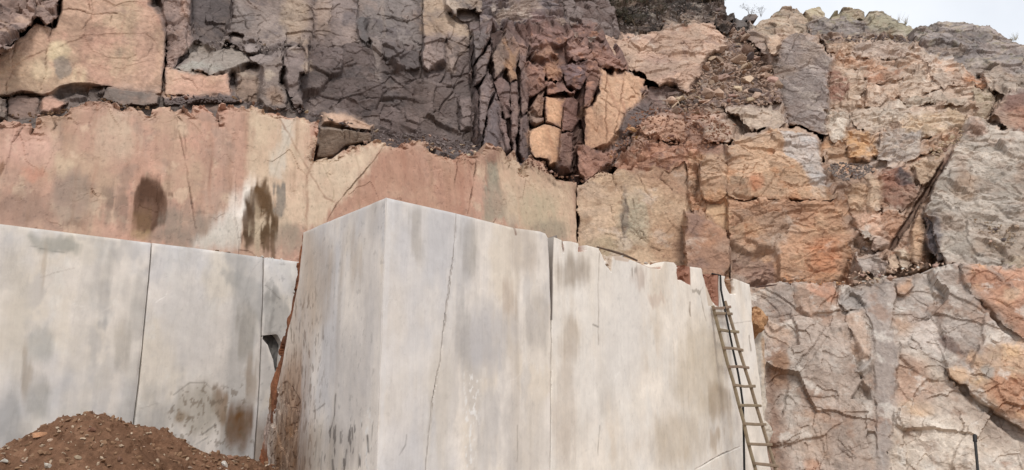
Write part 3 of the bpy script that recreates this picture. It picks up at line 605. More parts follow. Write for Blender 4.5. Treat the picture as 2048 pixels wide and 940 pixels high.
# dark broken pocket at the saw cut and the rusty flank of the big block
PBW = PB_L.shift(-0.10)
body('broken_rock', relief([(518, 668), (562, 660), (575, 680), (570, 760), (552, 785), (545, 730), (532, 690)], PBW, ((0.06, 0.3, 3.0, .3), (0.03, 0.1, 2.0, .3)),
    paint((92, 90, 88), ('n', (128, 124, 118), 4, 2, .1, .5, .7), spots=.4), thick=0.3, jag=2, seed=31, track=False), M_ROCK,
    label='dark grey broken rock wedge in the notch beside the largest block', cat='rock')
PFL2 = PF_L.shift(-0.03)
body('rusty_crust', relief([(606, 463), (612, 470), (607, 520), (600, 570), (590, 630), (580, 670), (570, 725), (560, 790), (548, 835), (540, 880), (538, 1000), (516, 1000), (519, 900), (528, 850), (540, 790), (552, 735), (563, 690), (570, 660), (580, 615), (590, 560), (598, 500)],
    PFL2, ((0.03, 0.12, 2.5), (0.012, 0.05, 1.5)), paint((140, 86, 56), ('n', (92, 58, 42), 5, 2.5, .0, .4, .8), ('e', 535, 860, 14, 40, (190, 176, 166), .7), ('e', 545, 800, 8, 30, (186, 150, 110), .6)),
    thick=0.5, jag=2.5, seed=32, track=False, edge=(0.02, 4)), M_ROCK, parent=block)
# thin grey wall at the back of the open gap between the two large blocks
gp = PF_R.shift(-0.5)
body('rock_slab', relief([(1085, 480), (1112, 470), (1112, 640), (1085, 640)], gp, SPLIT, paint((128, 116, 106)), thick=0.6, jag=0, seed=33, track=False), M_ROCK,
    label='grey rock slab inside the open gap between the two largest marble blocks', cat='rock')
# pale slab standing at the right end of the second block with an ochre rock on it
PES = P3((1500, 900, 12.0), (1560, 900, 12.15), (1510, 650, 12.25))
body('marble_slab', relief([(1497, 640), (1508, 650), (1522, 646), (1533, 655), (1533, 690), (1531, 740), (1534, 800), (1532, 840), (1545, 852), (1550, 865), (1540, 885), (1530, 893), (1545, 950), (1545, 965), (1500, 965)], PES, SPLIT,
    paint((196, 184, 168), ('s', (170, 156, 140), 3, .1, .6, .6), ('e', 1532, 700, 8, 60, (176, 130, 88), .6), ('e', 1518, 770, 8, 90, (168, 160, 152), .6)), thick=0.8, jag=1.5, seed=34, edge=(0.06, 8), track=False), M_ROCK,
    label='thin pale marble slab standing behind the ladder block at its right end', cat='marble slab')
PES2 = P3((1500, 640, 11.9), (1545, 640, 12.0), (1515, 615, 12.1))
body('rock', relief([(1498, 618), (1508, 611), (1522, 614), (1532, 622), (1541, 634), (1538, 642), (1526, 646), (1532, 654), (1515, 650), (1502, 645)], PES2, ((0.08, .12), (0.03, .05)),
    paint((186, 140, 98), ('n', (150, 104, 70), 5, 1, .0, .4, .7)), thick=0.35, jag=2, seed=35, edge=(0.08, 10), track=False), M_ROCK,
    label='ochre rock lodged on top of the thin pale slab', cat='rock')

def lift(c):                                   # weathered grey stone is paler than it looks in its own shade
    m = sum(c) / 3; k = 1 + .16 * (1 - sstep(90., 190., m)); return tuple(int(min(255, q * k)) for q in c)
def chunk(name, pl, plane, rgb, rough=SPLIT, jag=2.0, thick=0.35, seed=1, edge=(0.05, 7), parent=0, extra=(), spots=.3, label=None, cat=None, steps=(), cracks=(), mat=None, bulge=0.0, group=None, und=.02, tier=None, bleed=7.0):
    rgb = lift(rgb); extra = [tuple(lift(q) if isinstance(q, tuple) and len(q) == 3 and all(isinstance(z, int) for z in q) else q for q in e) for e in extra]
    if tier is None: tier = 0 if name in ('rock_face', 'gully_bed', 'wall_face', 'topsoil') else 1
    CUR.add(name=name, poly=pl, plane=plane, rough=rough, color=paint(rgb, *extra, spots=spots), jag=jag * 1.4 if jag >= 2 else max(jag, .8), seed=seed, edge=(edge[0] * .35, edge[1]), parent=CUR.parent if parent == 0 else parent, steps=steps, cracks=cracks, und=und, tier=tier, bleed=bleed, label=label, cat=cat, group=group)

# ================================================================== THE MIDDLE BENCH (pink and tan sawn wall)
bench = tag(empty('middle_bench', (0, 13, 0)), kind='structure')
PW1 = P3((0, 440, 9.8), (1150, 440, 14.8), (500, 230, 11.95))
PINK, TANP, ORG, GRN = (180, 140, 119), (180, 150, 124), (172, 127, 104), (140, 134, 115)
wall1 = relief([(-270, 255), (-10, 250), (8, 238), (20, 240), (45, 243), (62, 240), (68, 255), (73, 234), (100, 228), (135, 222), (146, 210), (170, 205), (198, 200), (215, 204), (235, 207), (243, 215), (252, 216), (262, 210), (282, 212), (300, 232), (306, 212), (330, 210), (345, 213), (350, 218),
        (362, 212), (385, 226), (386, 208), (410, 207), (425, 222), (440, 244), (438, 206), (470, 208), (500, 212), (505, 207), (515, 210), (520, 217), (535, 220), (560, 224), (600, 232), (641, 236),
        (638, 262), (632, 300), (629, 318), (645, 315), (668, 312), (690, 296), (705, 290), (735, 285), (752, 278), (766, 284), (775, 288), (790, 292), (812, 282), (838, 280), (852, 284), (856, 298), (866, 300), (880, 308), (905, 312), (915, 318), (918, 308), (930, 306), (950, 308), (955, 300), (968, 304), (974, 282),
        (982, 288), (1005, 298), (1018, 310), (1020, 324), (1024, 302), (1030, 298), (1036, 320), (1046, 346), (1050, 326), (1058, 314), (1068, 312), (1078, 320), (1092, 322), (1100, 340), (1108, 348), (1120, 358), (1132, 362), (1154, 364), (1154, 500), (1000, 490), (700, 490), (560, 545), (-270, 500)],
    PW1, ((0.012, 0.6, 2.5), (0.006, 0.2, 2.0)),
    paint(PINK, ('n', TANP, 0.8, 1.2, -.1, .45, .8), ('n', (198, 146, 124), 0.9, 1.5, .0, .5, .7), ('n', (172, 140, 122), 1.6, 1.4, .15, .5, .6), ('s', (200, 176, 152), 1.8, .15, .7, .6), ('s', (160, 122, 100), 2.2, .12, .6, .6), ('n', (150, 124, 108), 2.4, 1.2, .2, .5, .5), ('n', (206, 178, 150), 3, 1.5, .2, .5, .5), ('s', (128, 98, 82), 7, .35, .7, .4),
        ('p', [(900, 300), (1030, 300), (1120, 350), (1150, 362), (1150, 376), (1060, 352), (960, 330)], (130, 92, 76), .6, 9), ('f', [(640, 290), (1150, 290), (1150, 400), (640, 360)], (120, 84, 68), .5, 5, 8, .15), ('p', [(640, 360), (700, 375), (770, 292), (960, 305), (935, 440), (640, 470)], ORG, .8, 16), ('s', (160, 108, 86), 3.5, .15, .6, .35),
        ('p', [(620, 320), (765, 285), (735, 335), (665, 420), (640, 460), (610, 460)], (204, 182, 154), .8, 10), ('p', [(500, 220), (620, 240), (610, 450), (520, 480), (490, 380)], (206, 184, 154), .7, 14),
        ('p', [(560, 230), (590, 240), (560, 360), (540, 360)], (192, 184, 170), .7, 8), ('e', 230, 270, 50, 60, (190, 164, 140), .7), ('e', 60, 300, 70, 40, (202, 158, 140), .6), ('e', 60, 350, 30, 18, (186, 128, 104), .6), ('e', 130, 330, 20, 30, (204, 182, 150), .5),
        ('e', 40, 420, 80, 36, (140, 112, 96), .6), ('e', 145, 400, 48, 60, (140, 122, 108), .75), ('e', 212, 410, 12, 45, (118, 98, 84), .7), ('e', 245, 420, 20, 40, (120, 100, 86), .7),
        ('e', 300, 412, 31, 64, (84, 54, 36), .97, .22), ('e', 285, 445, 22, 30, (110, 80, 52), .75), ('e', 285, 470, 26, 12, (150, 122, 86), .7), ('e', 340, 440, 24, 50, (132, 116, 102), .7), ('e', 410, 460, 60, 40, (132, 118, 104), .7),
        ('e', 350, 480, 60, 20, (128, 112, 98), .6), ('e', 345, 385, 10, 5, (104, 74, 54), .8), ('p', [(130, 440), (175, 440), (172, 455), (120, 450)], (112, 80, 62), .6, 8),
        ('p', [(388, 496), (502, 352), (520, 385), (460, 492)], (222, 213, 202), .85, 18), ('p', [(398, 490), (440, 445), (480, 440), (470, 500)], (178, 168, 154), .8, 16),
        ('e', 525, 400, 20, 38, (92, 64, 36), .97, .25), ('e', 500, 445, 15, 62, (78, 55, 34), .95, .3), ('e', 542, 460, 15, 62, (86, 61, 36), .95, .3), ('e', 518, 420, 8, 14, (156, 134, 108), .8), ('e', 478, 480, 9, 16, (88, 56, 36), .85), ('e', 518, 470, 12, 36, (160, 142, 116), .7),
        ('e', 561, 405, 12, 40, (110, 104, 96), .85, .3), ('e', 580, 480, 30, 36, (140, 130, 112), .7), ('e', 0, 335, 8, 14, (120, 84, 60), .8),
        ('p', [(975, 320), (1000, 330), (1012, 440), (970, 450)], GRN, .8, 8), ('e', 1020, 420, 14, 50, (156, 146, 128), .7), ('p', [(1000, 300), (1150, 365), (1150, 480), (1010, 440)], (198, 172, 142), .7, 14), ('e', 1072, 420, 40, 50, (166, 154, 126), .6),
        ('e', 1105, 460, 40, 26, (142, 130, 110), .7), ('s', (140, 108, 84), 4.5, .3, .75, .4),
        ('v', [(560, 238), (600, 310), (625, 355), (650, 395), (668, 405)], 2.0, (140, 104, 82), .7), ('v', [(628, 320), (615, 350), (612, 460)], 2.6, (148, 112, 88), .7), ('v', [(646, 328), (668, 380), (664, 410)], 1.2, (150, 128, 100), .6), ('v', [(590, 240), (570, 290), (545, 360)], 1.4, (160, 140, 116), .5), spots=.4),
    thick=0.9, jag=0.8, edge=(0.03, 20), rim=.10, seed=41, taper=0.015, und=0.03, step=2.0,
    cracks=[([(347, 213), (354, 240), (366, 300), (380, 380), (397, 490)], 0.9, 0.03), ([(366, 250), (372, 300), (370, 320)], .8, .02), ([(352, 228), (368, 245)], 0.8, .03), ([(770, 288), (748, 322), (712, 362), (690, 388), (668, 418), (652, 450)], 1.6, 0.05), ([(956, 302), (952, 340), (944, 380), (936, 430)], 1.7, 0.06),
            ([(918, 310), (914, 340), (908, 380)], 0.9, .04), ([(68, 245), (60, 265)], 2.0, .1), ([(105, 235), (112, 250), (102, 262)], 0.9, .03), ([(50, 248), (20, 290)], .8, .02), ([(1022, 310), (1016, 340)], 1.0, .05), ([(972, 470), (995, 432)], 0.8, .02), ([(1080, 318), (1078, 350)], .8, .04)])
body('wall_face', wall1, M_WALL, bench, smooth=False)
PW2 = P3((1150, 440, 14.83), (1450, 480, 15.4), (1300, 300, 15.5))


# ================================================================== THE UPPER CLIFF, left and middle
cliff = tag(empty('upper_cliff', (0, 16, 4)), kind='structure')
def wash_cliff(c, C):
    """iron and soot-dark weathering that runs across the whole cliff"""
    m = sstep(.0, .5, fbm(c.u * .5, c.v * .35, 801, 5, .6)) * .45 * sstep(330, 420, c.px); C = C * (1 - m[:, None]) + C * lin((206, 190, 183)) * m[:, None]
    m = sstep(930, 1080, c.px + 60 * fbm(c.u, c.v, 802, 4)) * .45 * (1 - sstep(.2, .6, C.mean(1) / .3)); C = C * (1 - m[:, None]) + lin((122, 92, 82)) * m[:, None]
    m = sstep(.15, .5, fbm(c.u * 1.6, c.v * .7, 803, 5, .62)) * .35; return C * (1 - m[:, None] * .6)
CUR = Zone(P3((0, 200, 11.6), (1250, 250, 16.6), (600, -100, 15.4)), cliff, wash_cliff, joint=.04, seed=800, step=1.75, common=((.05, .9, .8, .3, .1), (.02, .3, 1.2, .2, .15))); ZONES.append(CUR)
chunk('rock_face', [(-270, -135), (1180, -135), (1240, 60), (1290, 140), (1290, 260), (1220, 345), (1150, 375), (1040, 350), (940, 325), (640, 320), (-270, 295)], P3((0, 200, 11.5), (1250, 250, 17.0), (600, -100, 16.2)), (104, 92, 88), rough=FRACT, seed=799, tier=-2)
GREY, DGREY, TAN, BRN, RBR = (112, 99, 95), (84, 76, 75), (172, 148, 126), (122, 98, 86), (128, 92, 80)
PU1 = P3((0, 180, 10.9), (330, 180, 12.3), (150, 0, 11.9))
chunk('rock_face', [(-270, 130), (0, 108), (30, 80), (48, 70), (75, 37), (80, 45), (108, 52), (118, 20), (120, -130), (300, -130), (303, 8), (325, 35), (333, 60), (328, 130), (325, 170), (322, 186), (300, 190), (270, 182), (240, 178), (215, 172), (160, 172), (120, 180), (105, 188), (85, 190), (45, 182), (0, 190), (-270, 195)], PU1, (178, 143, 120), seed=51, rough=((0.02, 0.7, 1.6, .2), (0.010, 0.2, 1.5)), jag=1.5, und=.05, edge=(.04, 5), extra=[('n', (184, 156, 128), 1, 1.2, -.1, .4, .7), ('n', (174, 131, 112), 1.2, 1.2, .05, .5, .6), ('n', (160, 130, 112), 2.0, 1.2, .2, .55, .6),
        ('e', 118, 105, 26, 22, (212, 190, 152), .8), ('e', 80, 140, 26, 26, (208, 184, 150), .7), ('e', 95, 128, 10, 16, (160, 136, 112), .8), ('e', 126, 135, 18, 24, (132, 118, 106), .9, .2), ('e', 160, 150, 18, 20, (208, 180, 146), .8), ('e', 241, 105, 9, 9, (146, 124, 104), .9, .25),
        ('p', [(140, 180), (250, 168), (320, 176), (322, 190), (100, 192)], (150, 126, 114), .7, 8), ('e', 290, 90, 26, 90, (186, 146, 126), .6), ('w', (150, 112, 94), 2.2, .05, .5), ('s', (166, 128, 108), 4, .2, .6, .45)], cracks=[([(118, 18), (160, 20), (190, 28), (235, 27)], 1.0, .04), ([(185, 32), (175, 45), (160, 65)], 1.2, .03), ([(105, 52), (92, 110), (82, 180)], 1.0, .04), ([(300, 60), (305, 95), (290, 112), (265, 120)], .8, .02), ([(28, 85), (20, 150), (12, 190)], 1.0, .04), ([(225, 30), (220, 50)], 1.0, .03), ([(178, 0), (180, 18)], 1.2, .04)])
PU0 = P3((0, 60, 10.7), (118, 30, 11.2), (50, -20, 11.3))
for k, pl in enumerate(([(-270, -130), (40, -130), (70, -10), (75, 20), (55, 45), (20, 75), (-20, 95), (-270, 110)], [(40, -130), (122, -130), (118, 22), (106, 50), (82, 43), (76, 34), (60, 42), (70, 10)], [(-20, 92), (15, 84), (28, 86), (20, 98), (0, 108), (-20, 112)])):
    chunk('rock_face', pl, PU0.shift(-.15 * (k == 1) + .1 * (k == 2)), (134, 112, 102), rough=FRACT, extra=[('n', (164, 136, 118), 2.5, .7, .0, .4, .7), ('n', (84, 70, 66), 3, .7, .2, .5, .8)], spots=.5, jag=4, edge=(.12, 10), seed=52 + k)
PN = P3((0, 200, 11.0), (640, 215, 13.4), (300, 150, 12.6))
chunk('rock_face', [(-270, 160), (330, 150), (480, 170), (660, 180), (700, 235), (640, 290), (-270, 290)], PN, (100, 88, 82), rough=ROUGH, extra=[('n', (136, 112, 98), 2, .6, .1, .5, .6), ('n', (70, 62, 60), 2.5, .6, .1, .5, .7)], jag=3, seed=55, tier=-1)
PN2 = P3((0, 205, 10.75), (640, 215, 13.0), (300, 170, 12.0))
chunk('rock_slab', [(202, 192), (216, 173), (255, 178), (318, 190), (316, 205), (282, 210), (262, 206), (245, 214), (232, 205)], PN2, (104, 92, 84), seed=56, extra=[('n', (126, 104, 92), 2, 1, 0, .4, .7)])
chunk('rock_slab', [(82, 200), (88, 192), (128, 196), (134, 205), (118, 218), (100, 226), (76, 230)], PN2, (164, 126, 108), seed=57)
chunk('rock_slab', [(12, 190), (45, 184), (75, 190), (80, 200), (70, 232), (40, 236), (14, 226)], PN2.shift(-.1), (112, 92, 82), seed=58, rough=ROUGH)
chunk('rock_slab', [(-30, 195), (10, 192), (12, 234), (-30, 240)], PN2, (112, 98, 88), seed=59, rough=ROUGH)
chunk('rock_slab', [(132, 200), (150, 184), (180, 190), (200, 180), (212, 172), (204, 194), (190, 200), (148, 216), (134, 218)], PN2.shift(-.12), (98, 86, 80), seed=60, rough=ROUGH)
chunk('rock_slab', [(325, 190), (460, 186), (500, 206), (470, 210), (440, 206), (400, 204), (365, 208), (330, 206)], PN2.shift(-.1), (92, 80, 76), seed=61, rough=ROUGH)
# pink piece and the grey blocks above the notch
PS = P3((330, 180, 12.2), (640, 200, 13.6), (450, 80, 13.3))
chunk('rock_slab', [(328, 133), (345, 132), (365, 138), (400, 142), (430, 146), (458, 142), (460, 186), (420, 192), (330, 188)], PS, (188, 148, 126), seed=62, rough=((.015, .4, 1.5), (.008, .12)), mat=M_WALL, extra=[('n', (200, 164, 136), 1.5, 1.2, 0, .4, .7)], cracks=[([(362, 150), (385, 160), (397, 180)], 1.0, .03), ([(425, 178), (445, 150)], .9, .03)], spots=.15, edge=(.02, 4))
PSl = P3((345, 140, 12.4), (500, 140, 13.2), (420, 80, 14.2))
chunk('rock_slab', [(340, 138), (352, 128), (375, 112), (384, 92), (396, 84), (425, 102), (452, 80), (462, 82), (492, 108), (505, 122), (480, 136), (456, 143), (430, 147), (400, 143), (365, 139)], PSl, (136, 124, 114), seed=63, rough=((.06, .35, .8, .5, .2), (.02, .12)), extra=[('e', 400, 132, 50, 8, (150, 146, 136), .6)], cracks=[([(408, 115), (425, 100), (455, 82)], 1.0, .05), ([(385, 95), (410, 118)], 1.0, .05)])
PSf = P3((470, 190, 12.7), (620, 190, 13.2), (540, 90, 13.5))
chunk('rock_block', [(470, 148), (480, 140), (510, 140), (520, 146), (518, 175), (520, 205), (500, 206), (476, 204), (472, 175)], PSf.shift(-.15), (126, 106, 92), seed=64, rough=ROUGH, extra=[('e', 495, 146, 20, 6, (168, 150, 132), .7), ('n', (90, 76, 68), 3, 2, .1, .5, .7)])
chunk('rock_block', [(520, 128), (545, 112), (562, 110), (565, 135), (560, 165), (572, 190), (574, 215), (555, 222), (525, 216), (516, 195), (520, 160)], PSf.shift(.08), (118, 104, 96), seed=65, rough=ROUGH, extra=[('e', 538, 150, 12, 10, (176, 158, 140), .8), ('e', 550, 195, 20, 20, (136, 110, 92), .7)])
chunk('rock_block', [(498, 112), (520, 104), (545, 106), (556, 112), (545, 120), (520, 128), (505, 124)], PSl.shift(.1), (128, 114, 108), seed=66)
chunk('rock_block', [(568, 118), (575, 96), (590, 88), (612, 92), (614, 120), (612, 145), (600, 150), (596, 190), (580, 195), (568, 170), (566, 140)], PSf, (116, 102, 97), seed=67, rough=ROUGH, extra=[('e', 592, 98, 16, 8, (150, 134, 122), .6)])
chunk('rock_block', [(600, 74), (616, 70), (618, 95), (617, 140), (610, 150), (612, 110)], PSf.shift(.05), (142, 124, 110), seed=68)
chunk('rock_block', [(594, 180), (605, 195), (612, 212), (590, 214), (580, 200)], PSf.shift(.05), (112, 98, 92), seed=69, rough=ROUGH)
chunk('rock_block', [(485, 88), (500, 82), (515, 86), (520, 98), (500, 104), (486, 98)], PSl.shift(.15), (130, 118, 112), seed=70)
chunk('rock_block', [(455, 70), (470, 62), (490, 70), (485, 82), (465, 84)], PSl.shift(.1), (140, 126, 118), seed=71)
# rubbly rib between pink block and dark face
PR = P3((310, 120, 12.5), (390, 120, 13.1), (350, 0, 13.4))
chunk('rock_face', [(300, -130), (385, -130), (384, 60), (396, 75), (380, 95), (350, 128), (330, 132), (332, 60), (322, 32)], PR, (138, 116, 106), seed=72, rough=((.16, .3, 2.2, .1, .2), (.07, .13, 1.5), (.03, .06)), thick=.6, jag=4, extra=[('n', (96, 82, 78), 3, 1.5, .0, .4, .7), ('n', (170, 140, 124), 3, 2, .2, .5, .7)])
# upper grey slabs
PU2 = P3((400, 80, 13.9), (960, 60, 17.0), (650, -20, 16.0))
GN = [('n', (134, 117, 108), 1.1, 1, .0, .5, .7), ('n', (88, 80, 80), 1.6, 1, .1, .5, .7), ('s', (142, 126, 114), 2.5, .2, .7, .4)]
SL = ((0.06, 0.55, 0.9, .4, .1), (0.022, 0.18, .8, .3), (.009, .07))
chunk('rock_slab', [(383, -130), (470, -130), (462, 30), (452, 62), (440, 82), (410, 74), (395, 62), (384, 40)], PU2.shift(-.35), (88, 80, 78), seed=73, rough=SL, extra=GN[:1], thick=.6)
chunk('rock_slab', [(455, -130), (632, -130), (630, 40), (626, 72), (612, 70), (600, 82), (570, 80), (545, 92), (520, 88), (490, 72), (456, 62), (468, 10)], PU2, (128, 114, 106), seed=74, rough=SL, extra=GN + [('e', 590, 30, 30, 60, (172, 150, 128), .75), ('e', 480, 40, 26, 40, (104, 96, 94), .6)], thick=.6, cracks=[([(465, -5), (480, 30), (497, 60)], 1.4, .06)])
chunk('rock_slab', [(622, -130), (722, -130), (718, 40), (714, 84), (690, 90), (640, 88), (628, 60)], PU2.shift(.08), (118, 104, 98), seed=75, rough=SL, extra=GN + [('e', 645, 20, 20, 50, (156, 136, 120), .7)], thick=.6)
chunk('rock_slab', [(716, -130), (852, -130), (850, 60), (846, 100), (800, 80), (760, 76), (730, 66), (716, 40)], PU2.shift(-.25), (112, 102, 98), seed=76, rough=SL, extra=GN, thick=.6, cracks=[([(775, 34), (800, 40), (816, 44)], 1.8, .08)])
chunk('rock_slab', [(846, -130), (892, -130), (890, 15), (900, 30), (925, 46), (940, 60), (946, 72), (930, 100), (905, 118), (890, 80), (846, 74)], PU2.shift(.05), (164, 142, 122), seed=77, rough=SL, extra=[('n', (130, 114, 104), 1.5, 1, .1, .5, .7), ('e', 900, 90, 30, 26, (140, 118, 108), .6)], thick=.6)
chunk('rock_slab', [(888, -130), (968, -130), (966, 24), (950, 22), (938, 40), (915, 32), (898, 20), (890, 8)], PU2.shift(.35), (160, 142, 126), seed=78, rough=SL, extra=GN[1:2], thick=.5)
chunk('rock_slab', [(914, 20), (952, 16), (952, 40), (930, 44), (914, 32)], PU2.shift(.12), (100, 88, 84), seed=79, thick=.5)
# the broad lower grey face with its facets
PU2f = P3((600, 280, 13.6), (950, 290, 15.4), (800, 90, 15.5))
chunk('rock_face', [(560, 120), (600, 92), (640, 88), (700, 92), (760, 80), (850, 90), (955, 80), (960, 310), (850, 310), (760, 300), (640, 270), (600, 235), (585, 200)], PU2f, (94, 82, 79), seed=80, rough=((.16, .8, .9, .5, .08), (.05, .3, .8, .3, .1), (.02, .1), (.01, .05)), thick=.8, jag=2,
    extra=[('n', (112, 98, 92), 1.0, 1, .05, .5, .7), ('n', (74, 67, 66), 1.4, 1, .05, .5, .7), ('e', 860, 220, 60, 60, (106, 92, 86), .5), ('v', [(880, 130), (920, 190), (860, 240)], 2, (74, 66, 66), .4)],
    cracks=[([(943, 118), (915, 160), (905, 185), (880, 215), (855, 245)], 2.4, .09), ([(916, 195), (917, 260)], 1.6, .09), ([(735, 70), (750, 120), (755, 165)], 1.8, .08), ([(845, 70), (845, 180)], 1.3, .07), ([(910, 110), (890, 150), (880, 165)], 1.6, .08), ([(630, 190), (655, 165), (680, 130)], 1.0, .04), ([(700, 160), (680, 200), (665, 225)], 1.0, .04)],
    steps=[([(760, 90), (800, 78), (840, 84), (842, 130), (820, 142), (790, 146), (765, 120)], .05, -.5, -.3), ([(660, 215), (690, 200), (760, 225), (840, 270), (720, 260)], .03, 0, .4)])
chunk('rock_slab', [(735, 72), (762, 80), (765, 110), (758, 160), (750, 150), (745, 100)], PU2f.shift(.12), (116, 104, 98), seed=81, rough=SL)
chunk('rock_slab', [(762, 84), (790, 88), (800, 100), (842, 96), (842, 130), (815, 140), (790, 138), (768, 126)], PU2f.shift(.10), (88, 80, 78), seed=82, rough=ROUGH)
chunk('rock_slab', [(846, 76), (892, 72), (894, 122), (876, 128), (858, 138), (848, 126)], PU2f.shift(.22), (132, 115, 108), seed=83, rough=SL)
chunk('rock_slab', [(894, 70), (942, 74), (938, 92), (926, 108), (915, 120), (905, 150), (895, 130)], PU2f.shift(.12), (138, 120, 110), seed=84, rough=ROUGH, extra=[('n', (104, 92, 88), 3, 1, .1, .4, .6)])
chunk('rock_slab', [(716, 40), (732, 34), (730, 60), (742, 84), (732, 88), (718, 74)], PU2.shift(.2), (84, 78, 76), seed=85)
chunk('rock_slab', [(918, 196), (944, 192), (945, 258), (920, 262)], PU2f.shift(.14), (106, 92, 88), seed=86, rough=SL)
PK = P3((640, 290, 12.55), (745, 290, 13.0), (690, 225, 13.4))
chunk('rock_block', [(640, 250), (646, 226), (672, 224), (702, 232), (735, 246), (745, 252), (744, 260), (700, 256), (660, 249)], PK.shift(.05), (186, 152, 128), seed=87, rough=SPLIT, jag=1.5, thick=.5, cracks=[([(682, 250), (706, 234)], 1.0, .04)], extra=[('n', (160, 128, 108), 2, 1, .1, .5, .6)])
PK2 = P3((640, 250, 12.7), (745, 258, 13.15), (690, 300, 13.1))
chunk('rock_block', [(636, 249), (660, 250), (700, 257), (744, 261), (744, 282), (716, 284), (690, 290), (668, 312), (632, 316)], PK2, (122, 106, 92), seed=88, rough=SPLIT, jag=1.5, thick=.5, cracks=[([(682, 254), (690, 286)], 1.2, .05), ([(714, 260), (713, 280)], 1.0, .04), ([(700, 258), (699, 276)], 1.0, .04)])  # front below the tan top face; its shadow is painted into the darker brown
# shattered dark columns
PU3 = P3((950, 280, 15.0), (1180, 330, 16.0), (1050, 60, 16.6))
chunk('rock_face', [(940, 50), (1000, 40), (1060, 50), (1100, 40), (1200, 60), (1260, 120), (1250, 200), (1220, 300), (1160, 372), (1120, 370), (1060, 330), (1000, 310), (944, 300)], PU3.shift(-.2), (88, 74, 70), seed=90, rough=COLS, thick=1.0, jag=4, cracks=[([(948, 70), (946, 180), (950, 300)], 4, .25), ([(1010, 66), (985, 110), (950, 165)], 2.5, .2), ([(1036, 110), (1038, 200), (1034, 310)], 3, .22), ([(984, 110), (975, 200), (964, 300)], 2.5, .2), ([(1060, 90), (1058, 220), (1050, 330)], 3, .2)], extra=[('p', [(1040, 50), (1260, 60), (1250, 300), (1080, 340)], (118, 88, 78), .75, 20), ('n', (78, 68, 68), 2, 2, .05, .45, .7), ('n', (140, 110, 96), 2.5, 2.5, .15, .5, .6)])
def column(pts, rgb, sh, seed): chunk('rock_column', pts, PU3.shift(sh * .7 - .05), rgb, seed=seed, rough=((.05, .28, 3.0, .05, .15), (.03, .1, 2), (.012, .05)), jag=2, thick=.5, extra=[('n', (84, 72, 70), 2.5, 2, .1, .5, .6), ('n', (140, 116, 104), 3, 2, .2, .5, .5)], edge=(.08, 7))
column([(946, 62), (975, 58), (984, 70), (962, 108), (950, 122)], (98, 88, 86), .22, 91)
column([(952, 126), (972, 100), (986, 70), (984, 108), (972, 150), (950, 168)], (106, 92, 88), .18, 92)
column([(960, 170), (980, 140), (985, 170), (978, 215), (968, 262), (962, 300), (958, 260)], (110, 96, 92), .15, 93)
column([(978, 215), (990, 190), (1003, 205), (1008, 250), (1020, 300), (990, 305), (966, 290)], (96, 86, 86), .20, 94)
column([(984, 110), (1000, 82), (1012, 66), (1020, 90), (1016, 130), (1000, 150), (988, 160)], (124, 104, 92), .25, 95)
column([(1008, 66), (1022, 92), (1036, 110), (1036, 160), (1020, 165), (1012, 120)], (150, 116, 90), .2, 96)
column([(986, 165), (1004, 150), (1018, 170), (1024, 230), (1012, 240), (1000, 205)], (114, 92, 86), .12, 97)
column([(1020, 168), (1036, 162), (1040, 220), (1036, 300), (1030, 316), (1022, 250)], (112, 92, 86), .2, 98)
column([(1038, 110), (1056, 100), (1060, 160), (1058, 220), (1044, 230), (1040, 170)], (108, 88, 82), .1, 99)
column([(1040, 235), (1058, 222), (1062, 260), (1066, 320), (1052, 336), (1040, 300)], (92, 80, 78), .16, 100)
column([(996, 215), (1012, 242), (1026, 300), (1014, 300), (1000, 250)], (118, 98, 92), .3, 101)
# red-brown layered rocks above the tan pillar
PRB = P3((1060, 180, 16.0), (1190, 180, 16.6), (1120, 70, 17.2))
RB = [('n', (104, 76, 68), 2.5, .7, .05, .45, .7), ('n', (160, 116, 92), 3, .7, .15, .5, .6)]
for k, (pl, rgb, sh) in enumerate((
    ([(1062, 70), (1090, 56), (1125, 62), (1140, 80), (1118, 92), (1085, 96), (1062, 98)], (122, 94, 86), .2), ([(1062, 100), (1085, 94), (1108, 98), (1116, 112), (1100, 122), (1064, 116)], (138, 104, 86), .25),
    ([(1056, 120), (1078, 116), (1090, 130), (1094, 170), (1078, 186), (1058, 190), (1054, 150)], (124, 94, 82), .22), ([(1090, 124), (1110, 118), (1130, 136), (1124, 158), (1106, 160), (1094, 150)], (150, 112, 88), .15),
    ([(1092, 156), (1108, 162), (1130, 172), (1152, 182), (1148, 190), (1124, 186), (1096, 186)], (130, 96, 84), .3), ([(1130, 88), (1150, 76), (1178, 92), (1176, 118), (1150, 124), (1136, 112)], (130, 102, 92), .1),
    ([(1120, 130), (1150, 126), (1176, 124), (1172, 160), (1160, 180), (1134, 170)], (102, 84, 84), .06), ([(1172, 110), (1200, 120), (1204, 140), (1194, 180), (1180, 212), (1166, 216), (1172, 160)], (128, 96, 84), .12),
    ([(1180, 80), (1210, 92), (1240, 120), (1262, 136), (1240, 142), (1206, 134), (1184, 112)], (130, 98, 86), .2), ([(1140, 50), (1180, 48), (1212, 76), (1200, 92), (1160, 84)], (110, 84, 76), -.1))):
    chunk('rock_block', pl, PRB.shift(sh * .5), rgb, seed=110 + k, rough=((.10, .3, .7, .3, .1), (.03, .12), (.008, .05)), jag=3, thick=.5, edge=(.10, 9), extra=RB)
chunk('rock_face', [(1236, 130), (1292, 160), (1300, 196), (1334, 212), (1334, 250), (1290, 292), (1236, 300)], P3((1170, 300, 15.9), (1290, 280, 16.5), (1230, 140, 16.9)).shift(-.12), (112, 92, 84), seed=129, rough=FRACT, tier=-1)
